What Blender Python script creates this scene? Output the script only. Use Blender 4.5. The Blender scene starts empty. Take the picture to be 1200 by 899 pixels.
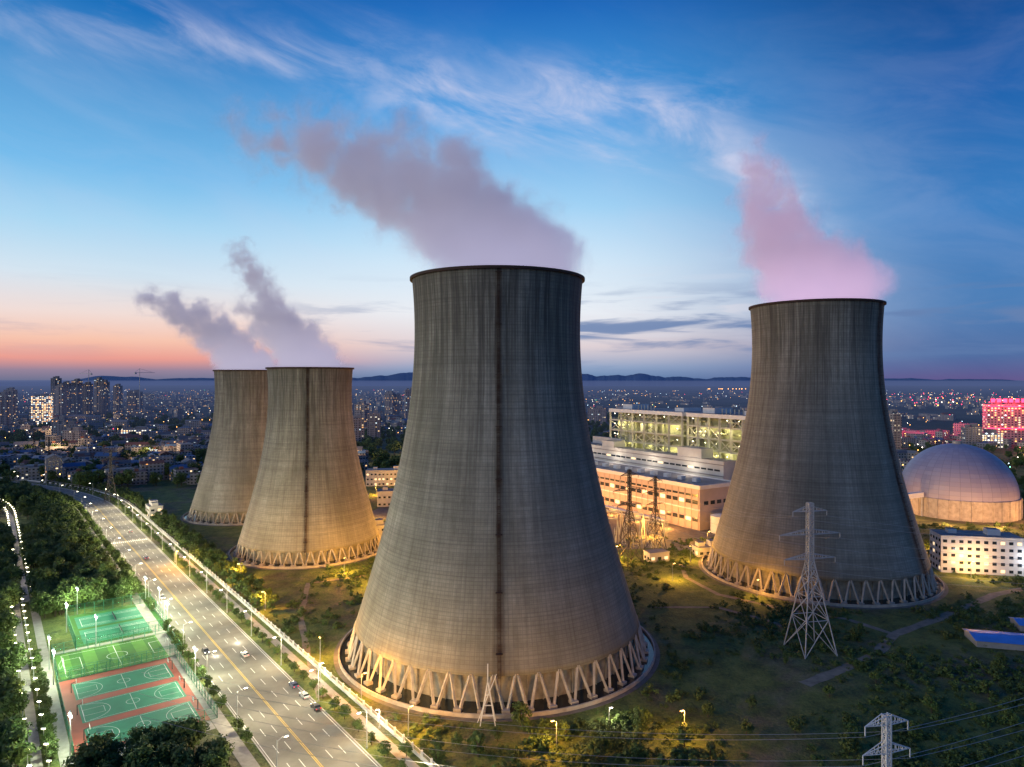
import bpy, bmesh, math, random
from mathutils import Vector, Matrix, noise as mnoise
R_ = random.Random(7)
sc = bpy.context.scene
sc.view_settings.view_transform='Standard'
sc.view_settings.look='None'
sc.view_settings.exposure=0
def lin(c):
    return tuple(((x/255)/12.92 if x/255<=0.04045 else ((x/255+0.055)/1.055)**2.4) for x in c)+(1.0,)
# ---------------------------------------------------------------- node helper
class NT:
    def __init__(s,tree):
        s.t=tree; s.n=tree.nodes; s.l=tree.links
    def node(s,typ,**kw):
        n=s.n.new(typ)
        for k,v in kw.items():
            setattr(n,k,v)
        return n
    def inp(s,sock,val):
        if isinstance(val,bpy.types.NodeSocket): s.l.new(val,sock)
        elif val is not None: sock.default_value=val
    def m(s,op,a,b=None,c=None,clamp=False):
        n=s.n.new('ShaderNodeMath'); n.operation=op; n.use_clamp=clamp
        s.inp(n.inputs[0],a)
        if b is not None: s.inp(n.inputs[1],b)
        if c is not None: s.inp(n.inputs[2],c)
        return n.outputs[0]
    def vm(s,op,a,b=None,out=0):
        n=s.n.new('ShaderNodeVectorMath'); n.operation=op
        s.inp(n.inputs[0],a)
        if b is not None:
            s.inp(n.inputs[3] if op=='SCALE' else n.inputs[1],b)
        return n.outputs['Value'] if out=='v' else n.outputs[0]
    def mix(s,f,a,b,blend='MIX'):
        n=s.n.new('ShaderNodeMix'); n.data_type='RGBA'; n.blend_type=blend
        s.inp(n.inputs[0],f); s.inp(n.inputs[6],a); s.inp(n.inputs[7],b)
        return n.outputs[2]
    def ramp(s,f,stops,interp='LINEAR'):
        n=s.n.new('ShaderNodeValToRGB'); n.color_ramp.interpolation=interp
        e=n.color_ramp.elements
        def c4(c): return tuple(c) if len(c)==4 else tuple(c)+(1,)
        e[1].position=stops[-1][0]; e[1].color=c4(stops[-1][1])
        e[0].position=stops[0][0]; e[0].color=c4(stops[0][1])
        for p,c in stops[1:-1]:
            k=e.new(p); k.color=c4(c)
        s.inp(n.inputs[0],f)
        return n.outputs[0]
    def mr(s,v,a,b,c=0.0,d=1.0,smooth=False):
        n=s.n.new('ShaderNodeMapRange'); n.clamp=True
        if smooth: n.interpolation_type='SMOOTHSTEP'
        s.inp(n.inputs[0],v); s.inp(n.inputs[1],a); s.inp(n.inputs[2],b); s.inp(n.inputs[3],c); s.inp(n.inputs[4],d)
        return n.outputs[0]
    def noise(s,vec,scale=1,detail=4,rough=0.5,dist=0,out=0):
        n=s.n.new('ShaderNodeTexNoise')
        s.inp(n.inputs['Vector'],vec); n.inputs['Scale'].default_value=scale
        n.inputs['Detail'].default_value=detail; n.inputs['Roughness'].default_value=rough; n.inputs['Distortion'].default_value=dist
        return n.outputs[out]
    def comb(s,x,y,z):
        n=s.n.new('ShaderNodeCombineXYZ'); s.inp(n.inputs[0],x); s.inp(n.inputs[1],y); s.inp(n.inputs[2],z); return n.outputs[0]
    def sep(s,v):
        n=s.n.new('ShaderNodeSeparateXYZ'); s.inp(n.inputs[0],v); return n.outputs
def newmat(name):
    m=bpy.data.materials.new(name); m.use_nodes=True
    nt=NT(m.node_tree); b=m.node_tree.nodes['Principled BSDF']
    return m,nt,b
def simple(name,col,rough=0.8,metal=0.0,var=0.15,scale=0.3):
    m,nt,b=newmat(name)
    tc=nt.node('ShaderNodeTexCoord').outputs['Object']
    n=nt.noise(tc,scale,5,0.6)
    c=nt.mix(nt.mr(n,0.3,0.7),tuple(x*(1-var) for x in col[:3])+(1,),tuple(min(1,x*(1+var)) for x in col[:3])+(1,))
    nt.inp(b.inputs['Base Color'],c); b.inputs['Roughness'].default_value=rough; b.inputs['Metallic'].default_value=metal
    return m
def emis(name,col,st):
    m,nt,b=newmat(name)
    b.inputs['Base Color'].default_value=tuple(col[:3])+(1,)
    b.inputs['Emission Color'].default_value=tuple(col[:3])+(1,)
    b.inputs['Emission Strength'].default_value=st
    m.cycles.emission_sampling='NONE'
    return m
# ---------------------------------------------------------------- mesh builder
class MB:
    def __init__(s): s.v=[]; s.f=[]; s.mi=[]; s.uv=[]; s.rn=[]
    def face(s,pts,mi=0,uv=None,rn=0.0):
        i=len(s.v); s.v.extend([tuple(p) for p in pts]); s.f.append(tuple(range(i,i+len(pts)))); s.mi.append(mi)
        s.uv.append(uv if uv else [(0,0)]*len(pts)); s.rn.append(rn)
    def box(s,c,size,rot=0,mi=0,rn=0.0,top=None,bottom=False):
        cx,cy,cz=c; hx,hy,h=size[0]/2,size[1]/2,size[2]
        ca,sa=math.cos(rot),math.sin(rot)
        P=[(cx+x*ca-y*sa,cy+x*sa+y*ca) for x,y in((-hx,-hy),(hx,-hy),(hx,hy),(-hx,hy))]
        u=0
        for k in range(4):
            a=P[k]; b=P[(k+1)%4]; L=size[0] if k%2==0 else size[1]
            s.face([(a[0],a[1],cz),(b[0],b[1],cz),(b[0],b[1],cz+h),(a[0],a[1],cz+h)],mi,[(u,0),(u+L,0),(u+L,h),(u,h)],rn); u+=L
        s.face([(p[0],p[1],cz+h) for p in P],mi if top is None else top,None,rn)
        if bottom: s.face([(p[0],p[1],cz) for p in reversed(P)],mi,None,rn)
    def beam(s,p,q,w,mi=0,h=None):
        p=Vector(p); q=Vector(q); d=(q-p)
        if d.length<1e-6: return
        d.normalize(); up=Vector((0,0,1)) if abs(d.z)<0.95 else Vector((1,0,0))
        a=d.cross(up).normalized()*(w/2); b=d.cross(a).normalized()*((h or w)/2)
        A=[p+a+b,p-a+b,p-a-b,p+a-b]; B=[x+(q-p) for x in A]
        i=len(s.v); s.v.extend([tuple(x) for x in A+B])
        for f in((0,1,5,4),(1,2,6,5),(2,3,7,6),(3,0,4,7),(3,2,1,0),(4,5,6,7)):
            s.f.append(tuple(i+k for k in f)); s.mi.append(mi); s.uv.append([(0,0)]*4); s.rn.append(0.0)
    def frust(s,p,q,r0,r1,n=6,mi=0,cap=True):
        p=Vector(p); q=Vector(q); d=(q-p).normalized(); up=Vector((0,0,1)) if abs(d.z)<0.95 else Vector((1,0,0))
        a=d.cross(up).normalized(); b=d.cross(a).normalized()
        A=[];B=[]
        for k in range(n):
            t=2*math.pi*k/n; o=a*math.cos(t)+b*math.sin(t); A.append(p+o*r0); B.append(q+o*r1)
        for k in range(n):
            s.face([A[k],B[k],B[(k+1)%n],A[(k+1)%n]],mi)
        if cap: s.face(B[::-1],mi); s.face(A,mi)
    def octa(s,c,r,mi=0):
        c=Vector(c); i=len(s.v)
        s.v.extend([tuple(c+Vector(o)*r) for o in((1,0,0),(-1,0,0),(0,1,0),(0,-1,0),(0,0,1),(0,0,-1))])
        for f in((0,2,4),(2,1,4),(1,3,4),(3,0,4),(2,0,5),(1,2,5),(3,1,5),(0,3,5)):
            s.f.append(tuple(i+k for k in f)); s.mi.append(mi); s.uv.append([(0,0)]*3); s.rn.append(0.0)
    def mesh(s,name,mats,smooth=False):
        me=bpy.data.meshes.new(name); me.from_pydata(s.v,[],s.f)
        for m in mats: me.materials.append(m)
        me.polygons.foreach_set('material_index',s.mi)
        ul=me.uv_layers.new(name='UVMap'); flat=[]
        for u in s.uv:
            for a in u: flat.extend(a)
        ul.data.foreach_set('uv',flat)
        at=me.attributes.new('rnd','FLOAT','FACE'); at.data.foreach_set('value',s.rn)
        if smooth: me.polygons.foreach_set('use_smooth',[True]*len(s.f))
        me.update(); return me
    def obj(s,name,mats,parent=None,smooth=False,loc=None,rot=0):
        o=bpy.data.objects.new(name,s.mesh(name,mats,smooth)); sc.collection.objects.link(o)
        if parent: o.parent=parent
        if loc: o.location=loc
        o.rotation_euler[2]=rot
        return o
def empty(name,loc=(0,0,0)):
    e=bpy.data.objects.new(name,None); e.location=loc; sc.collection.objects.link(e); return e
def inst(name,me,loc,rot=0,scale=1,parent=None):
    o=bpy.data.objects.new(name,me); o.location=loc; o.rotation_euler[2]=rot
    o.scale=(scale,)*3 if not isinstance(scale,tuple) else scale
    sc.collection.objects.link(o)
    if parent: o.parent=parent
    return o
def plight(name,loc,col,power,rad=0.4,parent=None):
    l=bpy.data.lights.new(name,'POINT'); l.color=col; l.energy=power; l.shadow_soft_size=rad
    o=bpy.data.objects.new(name,l); o.location=loc; sc.collection.objects.link(o)
    if parent: o.parent=parent
    return o
# road frame: s along the avenue, t to its left (the avenue bends left beyond s=430)
P0=(-53.5,182.0); U=(-0.61,0.7924); N=(-0.7924,-0.61)
def bend(s): return 0.0012*max(0,s-430)**2
def W(s,t,z=0):
    t=t+bend(s); return (P0[0]+s*U[0]+t*N[0],P0[1]+s*U[1]+t*N[1],z)
def ST(x,y):
    dx,dy=x-P0[0],y-P0[1]; s=dx*U[0]+dy*U[1]; return s,dx*N[0]+dy*N[1]-bend(s)
RA=math.atan2(U[1],U[0])
T1=(-5.5,260,0); T2=(158,356,0); T3=(-119.5,405,0); T4=(-197,512,0)
def inTower(x,y,pad=8):
    for (T,r) in((T1,60),(T2,59),(T3,47),(T4,47)):
        if math.hypot(x-T[0],y-T[1])<r+pad: return True
    return False
# ================================================================= WORLD
w=bpy.data.worlds.new('World'); sc.world=w; w.use_nodes=True
nt=NT(w.node_tree); bg=w.node_tree.nodes['Background']
d=nt.node('ShaderNodeTexCoord').outputs['Generated']
X,Y,Z=nt.sep(d)[:3]
r=nt.m('SQRT',nt.m('ADD',nt.m('MULTIPLY',X,X),nt.m('MULTIPLY',Y,Y)))
el=nt.m('DIVIDE',Z,nt.m('MAXIMUM',r,0.001))
az=nt.m('ARCTAN2',X,Y)
E=nt.m('DIVIDE',el,0.6,clamp=True)
Lr=nt.ramp(E,[(0,lin((108,112,142))),(0.02,lin((146,128,150))),(0.045,lin((230,154,142))),(0.085,lin((242,192,170))),(0.14,lin((236,216,210))),(0.22,lin((208,224,236))),(0.33,lin((164,210,238))),(0.45,lin((112,182,230))),(0.79,lin((28,110,184))),(1,lin((16,82,158)))])
Cr=nt.ramp(E,[(0,lin((88,124,166))),(0.03,lin((142,162,194))),(0.08,lin((218,204,208))),(0.16,lin((230,234,240))),(0.28,lin((206,228,244))),(0.42,lin((158,206,240))),(0.65,lin((72,154,220))),(0.93,lin((22,98,180))),(1,lin((16,86,168)))])
Rr=nt.ramp(E,[(0,lin((94,84,136))),(0.05,lin((72,104,156))),(0.15,lin((72,122,178))),(0.35,lin((54,122,188))),(0.6,lin((26,94,168))),(0.9,lin((10,58,124)))])
c=nt.mix(nt.mr(az,-0.5,-0.05,smooth=True),Lr,Cr)
c=nt.mix(nt.mr(az,0.08,0.62,smooth=True),c,Rr)
v1=nt.comb(nt.m('MULTIPLY',az,2.2),nt.m('ADD',nt.m('MULTIPLY',el,5.0),nt.m('MULTIPLY',az,1.6)),0.0)
n1=nt.noise(v1,1.5,6,0.55,0.5)
v2=nt.comb(nt.m('MULTIPLY',az,4.6),nt.m('ADD',nt.m('MULTIPLY',el,11),nt.m('MULTIPLY',az,3.0)),3.3)
n2=nt.noise(v2,1.3,8,0.62,0.6)
nn=nt.m('ADD',nt.m('MULTIPLY',n1,0.4),nt.m('MULTIPLY',n2,0.6))
def gauss(x,wd): 
    q=nt.m('DIVIDE',x,wd); return nt.m('EXPONENT',nt.m('MULTIPLY',nt.m('MULTIPLY',q,q),-1))
ap=nt.m('MAXIMUM',nt.m('SUBTRACT',az,0.03),0.0)
cen=nt.m('SUBTRACT',0.41,nt.m('MULTIPLY',nt.m('MULTIPLY',ap,ap),1.2))
wob=nt.m('MULTIPLY',nt.m('SUBTRACT',n1,0.5),0.24)
g1=nt.m('MULTIPLY',gauss(nt.m('SUBTRACT',nt.m('ADD',el,wob),cen),0.05),nt.m('MULTIPLY',nt.mr(az,-0.3,-0.08,smooth=True),nt.mr(az,0.48,0.38,smooth=True)))
g2=nt.m('MULTIPLY',gauss(nt.m('SUBTRACT',nt.m('ADD',el,wob),nt.m('ADD',0.485,nt.m('MULTIPLY',az,0.06))),0.035),nt.m('MULTIPLY',nt.mr(az,-0.75,-0.5),nt.mr(az,-0.14,-0.24)))
g3=nt.m('MULTIPLY',gauss(nt.m('SUBTRACT',el,0.26),0.2),0.14)
msk=nt.m('ADD',nt.m('ADD',g1,nt.m('MULTIPLY',g2,0.65)),g3)
cl=nt.m('MULTIPLY',nt.mr(nn,0.4,0.66,smooth=True),msk,clamp=True)
c=nt.mix(nt.m('MULTIPLY',cl,0.8),c,lin((206,208,232)))
v3=nt.comb(nt.m('MULTIPLY',az,3.0),nt.m('MULTIPLY',el,26),7.7)
n3=nt.noise(v3,1.7,6,0.55,0.4)
lowm=nt.m('MULTIPLY',gauss(nt.m('SUBTRACT',el,0.075),0.045),nt.mr(az,-0.42,0.05,0.2,0.9))
c=nt.mix(nt.m('MULTIPLY',nt.mr(n3,0.5,0.66,smooth=True),lowm,clamp=True),c,lin((98,126,172)))
lowl=nt.m('MULTIPLY',gauss(nt.m('SUBTRACT',el,0.1),0.04),nt.mr(az,0.05,0.2))
lowl=nt.m('MULTIPLY',lowl,nt.mr(az,0.42,0.3))
c=nt.mix(nt.m('MULTIPLY',nt.mr(n3,0.5,0.36,smooth=True),nt.m('MULTIPLY',lowl,0.6),clamp=True),c,lin((218,216,226)))
sky=nt.node('ShaderNodeTexSky'); sky.sky_type='NISHITA'; sky.sun_disc=False
SUN_EL=math.radians(18); SUN_AZ=math.radians(-112)
sky.sun_elevation=math.radians(1.0); sky.sun_rotation=SUN_AZ
nb=nt.node('ShaderNodeBackground'); nt.l.new(sky.outputs[0],nb.inputs[0]); nb.inputs[1].default_value=0.004
nt.l.new(c,bg.inputs[0]); bg.inputs[1].default_value=1.05
ad=nt.node('ShaderNodeAddShader'); nt.l.new(bg.outputs[0],ad.inputs[0]); nt.l.new(nb.outputs[0],ad.inputs[1])
nt.l.new(ad.outputs[0],w.node_tree.nodes['World Output'].inputs[0])
sl=bpy.data.lights.new('sun','SUN'); sl.energy=0.75; sl.angle=math.radians(25); sl.color=(1,0.85,0.68)
so=bpy.data.objects.new('sun',sl); sc.collection.objects.link(so)
sd=Vector((math.sin(SUN_AZ)*math.cos(SUN_EL),math.cos(SUN_AZ)*math.cos(SUN_EL),math.sin(SUN_EL)))
so.rotation_euler=sd.to_track_quat('Z','Y').to_euler()
# ================================================================= MATERIALS
def mat_ground():
    m,nt,b=newmat('ground_grass')
    p=nt.node('ShaderNodeNewGeometry').outputs['Position']
    n1=nt.noise(p,0.02,6,0.62,0.5); n2=nt.noise(p,0.12,6,0.65,0.3); n3=nt.noise(p,0.9,4,0.7)
    g=nt.ramp(nt.m('ADD',nt.m('MULTIPLY',n2,0.6),nt.m('MULTIPLY',n3,0.4)),[(0.34,(0.02,0.036,0.01,1)),(0.45,(0.07,0.105,0.022,1)),(0.55,(0.13,0.165,0.035,1)),(0.66,(0.2,0.2,0.07,1))])
    dirt=nt.ramp(nt.m('ADD',nt.m('MULTIPLY',n2,0.5),nt.m('MULTIPLY',n3,0.5)),[(0.38,(0.055,0.05,0.028,1)),(0.6,(0.19,0.155,0.1,1))])
    c=nt.mix(nt.mr(n1,0.5,0.62,0,0.85),g,dirt)
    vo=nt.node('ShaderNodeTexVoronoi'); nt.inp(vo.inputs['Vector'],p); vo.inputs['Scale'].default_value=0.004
    far_hazed=nt.ramp(nt.sep(vo.outputs['Color'])[0],[(0,(0.02,0.035,0.03,1)),(0.5,(0.035,0.055,0.045,1)),(1,(0.06,0.075,0.06,1))])
    c=nt.mix(nt.mr(nt.sep(p)[1],600,1500),c,far_hazed)  # distant fields carry a bluish haze tint in their base colour
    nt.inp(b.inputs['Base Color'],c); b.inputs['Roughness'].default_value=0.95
    bp=nt.node('ShaderNodeBump'); bp.inputs['Strength'].default_value=0.8; bp.inputs['Distance'].default_value=1.0
    nt.inp(bp.inputs['Height'],nt.m('ADD',n3,n2)); nt.l.new(bp.outputs[0],b.inputs['Normal'])
    return m
def mat_concrete_tower():
    m,nt,b=newmat('tower_concrete')
    uv=nt.node('ShaderNodeUVMap').outputs[0]; u_,v_,_=nt.sep(uv)[:3]
    oi=nt.node('ShaderNodeObjectInfo').outputs['Random']
    sh=nt.m('MULTIPLY',oi,60.0)
    br=nt.node('ShaderNodeTexBrick'); nt.inp(br.inputs['Vector'],uv); br.inputs['Scale'].default_value=1
    br.inputs['Color1'].default_value=(0.44,0.44,0.44,1); br.inputs['Color2'].default_value=(0.55,0.55,0.55,1); br.inputs['Mortar'].default_value=(0.24,0.24,0.24,1)
    br.inputs['Mortar Size'].default_value=0.08; br.inputs['Brick Width'].default_value=1.15; br.inputs['Row Height'].default_value=0.85; br.inputs['Bias'].default_value=0
    br.offset=0.0
    big=nt.noise(nt.comb(nt.m('MULTIPLY',u_,0.05),nt.m('MULTIPLY',v_,0.02),nt.m('ADD',sh,1.0)),1.0,5,0.6,0.5)
    stre=nt.noise(nt.comb(nt.m('MULTIPLY',u_,0.3),nt.m('MULTIPLY',v_,0.018),nt.m('ADD',sh,4.0)),1.0,7,0.72,0.2)
    fine=nt.noise(nt.comb(nt.m('MULTIPLY',u_,1.4),nt.m('MULTIPLY',v_,0.05),nt.m('ADD',sh,6.0)),1.0,5,0.7)
    mott=nt.noise(nt.comb(nt.m('MULTIPLY',u_,0.5),nt.m('MULTIPLY',v_,0.6),nt.m('ADD',sh,8.0)),1.0,6,0.7)
    drip=nt.noise(nt.comb(nt.m('MULTIPLY',u_,0.22),nt.m('ADD',sh,3.0),0.0),1.0,5,0.8)
    ring=nt.noise(nt.comb(nt.m('MULTIPLY',u_,0.01),nt.m('MULTIPLY',v_,0.8),nt.m('ADD',sh,2.0)),1.0,4,0.75)
    c=nt.mix(nt.mr(big,0.36,0.64),(0.27,0.25,0.185,1),(0.46,0.425,0.335,1))
    c=nt.mix(0.45,c,br.outputs[0],'OVERLAY')
    c=nt.mix(nt.mr(mott,0.45,0.7,0.0,0.3),c,(0.15,0.145,0.11,1))
    c=nt.mix(nt.mr(ring,0.42,0.68,0.0,0.42),c,(0.13,0.115,0.09,1))
    topm=nt.mr(v_,30,96)
    st=nt.m('MULTIPLY',nt.mr(nt.m('ADD',nt.m('MULTIPLY',stre,0.6),nt.m('MULTIPLY',fine,0.4)),0.44,0.58),nt.m('MULTIPLY_ADD',topm,0.55,0.28))
    c=nt.mix(st,c,(0.075,0.066,0.05,1))
    dl=nt.m('SUBTRACT',100.0,nt.m('MULTIPLY',nt.mr(drip,0.42,0.72),62.0))
    dm=nt.m('MULTIPLY',nt.mr(nt.m('SUBTRACT',v_,dl),-8,14),nt.mr(fine,0.35,0.6,0.3,0.75))
    c=nt.mix(nt.m('MULTIPLY',dm,0.8),c,(0.07,0.062,0.052,1))
    au=nt.m('ABSOLUTE',nt.m('ADD',u_,nt.m('MULTIPLY',nt.m('SUBTRACT',fine,0.5),2.4)))
    ln=nt.noise(nt.comb(0.0,nt.m('MULTIPLY',v_,0.15),9.0),1.0,5,0.7)
    c=nt.mix(nt.m('MULTIPLY',nt.mr(au,1.8,0.2),nt.mr(ln,0.38,0.58,0.35,0.95)),c,(0.045,0.02,0.01,1))
    bn=nt.mr(v_,6,14,0.3,0.0)
    c=nt.mix(bn,c,(0.16,0.13,0.10,1))
    nt.inp(b.inputs['Base Color'],c); b.inputs['Roughness'].default_value=0.9
    bp=nt.node('ShaderNodeBump'); bp.inputs['Strength'].default_value=0.35; bp.inputs['Distance'].default_value=0.2
    nt.inp(bp.inputs['Height'],br.outputs['Fac']); bp.invert=True; nt.l.new(bp.outputs[0],b.inputs['Normal'])
    return m
def mat_windows(name,wall1,wall2,litfrac=0.25,est=3.0,cw=3.4,ch=3.1):
    m,nt,b=newmat(name)
    uv=nt.node('ShaderNodeUVMap').outputs[0]; u_,v_,_=nt.sep(uv)[:3]
    at=nt.node('ShaderNodeAttribute'); at.attribute_name='rnd'; rn=at.outputs['Fac']
    uu=nt.m('DIVIDE',u_,cw); vv=nt.m('DIVIDE',v_,ch)
    fu=nt.m('FRACT',uu); fv=nt.m('FRACT',vv)
    win=nt.m('MULTIPLY',nt.m('MULTIPLY',nt.m('GREATER_THAN',fu,0.24),nt.m('LESS_THAN',fu,0.76)),nt.m('MULTIPLY',nt.m('GREATER_THAN',fv,0.3),nt.m('LESS_THAN',fv,0.78)))
    wn=nt.node('ShaderNodeTexWhiteNoise'); wn.noise_dimensions='3D'
    nt.inp(wn.inputs['Vector'],nt.comb(nt.m('FLOOR',uu),nt.m('FLOOR',vv),nt.m('MULTIPLY',rn,91.0)))
    lit=nt.m('MULTIPLY',nt.m('LESS_THAN',wn.outputs[0],litfrac),win)
    pr,pg,pb=nt.sep(wn.outputs[1])[:3]
    ec=nt.ramp(pg,[(0,(1,0.42,0.1,1)),(0.5,(1,0.7,0.35,1)),(0.8,(1,0.9,0.7,1)),(1,(0.6,0.85,1,1))])
    wc=nt.mix(rn,wall1,wall2)
    nz=nt.noise(uv,0.25,4,0.6)
    wc=nt.mix(nt.mr(nz,0.4,0.7,0,0.35),wc,(0.08,0.08,0.08,1))
    c=nt.mix(win,wc,(0.03,0.04,0.05,1))
    nt.inp(b.inputs['Base Color'],c); nt.inp(b.inputs['Roughness'],nt.m('SUBTRACT',0.85,nt.m('MULTIPLY',win,0.6)))
    nt.inp(b.inputs['Emission Color'],ec); nt.inp(b.inputs['Emission Strength'],nt.m('MULTIPLY',lit,nt.m('MULTIPLY_ADD',pb,est,est*0.3)))
    m.cycles.emission_sampling='NONE'
    return m
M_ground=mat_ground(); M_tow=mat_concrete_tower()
M_conc=simple('concrete',(0.42,0.37,0.30),0.9,0,0.25,0.4)
M_concd=simple('dark_concrete',(0.16,0.145,0.12),0.9,0,0.3,0.3)
M_fill=simple('fill_pack_slats',(0.30,0.27,0.21),0.9,0,0.35,0.4)
M_steel=simple('galvanised_steel',(0.42,0.44,0.45),0.45,0.3)
M_dsteel=simple('dark_steel',(0.06,0.055,0.05),0.6,0.3)
M_wire=simple('aluminium_cable',(0.38,0.38,0.38),0.5,0.2)
M_rust=simple('rusty_steel',(0.06,0.03,0.02),0.8,0.1)
M_white=simple('white_paint',(0.72,0.72,0.70),0.6,0,0.08)
M_asph=simple('asphalt',(0.17,0.165,0.145),0.8,0,0.28,0.12)
M_pave=simple('pavement',(0.33,0.31,0.28),0.85,0,0.18,0.5)
M_kerb=simple('kerb_stone',(0.42,0.41,0.38),0.8)
M_yel=simple('yellow_paint',(0.65,0.45,0.06),0.6)
M_water=simple('basin_water',(0.02,0.03,0.03),0.15,0,0.2,0.2)
M_dirt=simple('dirt_track_soil',(0.22,0.19,0.14),0.95,0,0.35,0.3)
M_roof=simple('roof_gravel',(0.24,0.23,0.23),0.9,0,0.35,0.05)
M_lampW=emis('lamp_glow_white',(1,0.88,0.62),25)
M_lampO=emis('lamp_glow_orange',(1,0.5,0.1),25)
M_lampC=emis('lamp_glow_cool',(0.8,1,0.9),30)
M_red=emis('red_neon',(1,0.02,0.06),9)
M_tail=emis('tail_lamp',(1,0.03,0.02),2)
M_head=emis('head_lamp',(1,0.95,0.8),8)
# ================================================================= GROUND / HILLS
g=MB()
xs=[-30000,-9000,-3000,-1200,-500,0,500,1200,3000,9000,30000]; ys=[-2000,-300,0,200,400,700,1200,2500,6000,14000,30000]
for i in range(len(xs)-1):
    for j in range(len(ys)-1):
        g.face([(xs[i],ys[j],0),(xs[i+1],ys[j],0),(xs[i+1],ys[j+1],0),(xs[i],ys[j+1],0)])
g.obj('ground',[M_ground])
M_hill=simple('hill_hazy_blue',(0.11,0.18,0.30),1.0,0,0.15,0.001)  # pale blue of distance haze is put into the hill colour
def ridge(name,dist,a0,a1,hbase,hamp,seed):
    h=MB(); prev=None; n=260
    for i in range(n+1):
        a=a0+(a1-a0)*i/n; x=math.sin(a)*dist; y=math.cos(a)*dist
        f=mnoise.fractal(Vector((a*9+seed,seed,0)),1.0,2.0,6)
        e=min(1,i/30,(n-i)/30)
        z=max(4,(hbase+hamp*f)*e)
        cur=((x*0.9,y*0.9,0),(x,y,z),(x*1.08,y*1.08,0))
        if prev:
            h.face([prev[0],cur[0],cur[1],prev[1]]); h.face([prev[1],cur[1],cur[2],prev[2]])
        prev=cur
    return h.obj(name,[M_hill],smooth=True)
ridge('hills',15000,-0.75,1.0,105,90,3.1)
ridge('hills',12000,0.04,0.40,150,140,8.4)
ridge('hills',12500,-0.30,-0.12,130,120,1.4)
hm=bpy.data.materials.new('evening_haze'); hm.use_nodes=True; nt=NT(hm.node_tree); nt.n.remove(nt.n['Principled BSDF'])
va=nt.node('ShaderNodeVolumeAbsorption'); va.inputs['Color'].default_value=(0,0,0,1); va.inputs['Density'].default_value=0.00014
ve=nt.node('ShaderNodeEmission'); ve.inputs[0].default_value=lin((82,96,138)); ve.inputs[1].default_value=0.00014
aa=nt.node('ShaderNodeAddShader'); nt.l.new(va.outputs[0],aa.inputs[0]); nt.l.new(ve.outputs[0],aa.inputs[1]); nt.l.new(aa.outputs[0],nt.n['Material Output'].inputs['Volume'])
mb=MB(); mb.box((0,10400,-2),(26000,19200,90),0,0,bottom=True); mb.obj('haze',[hm])
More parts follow.
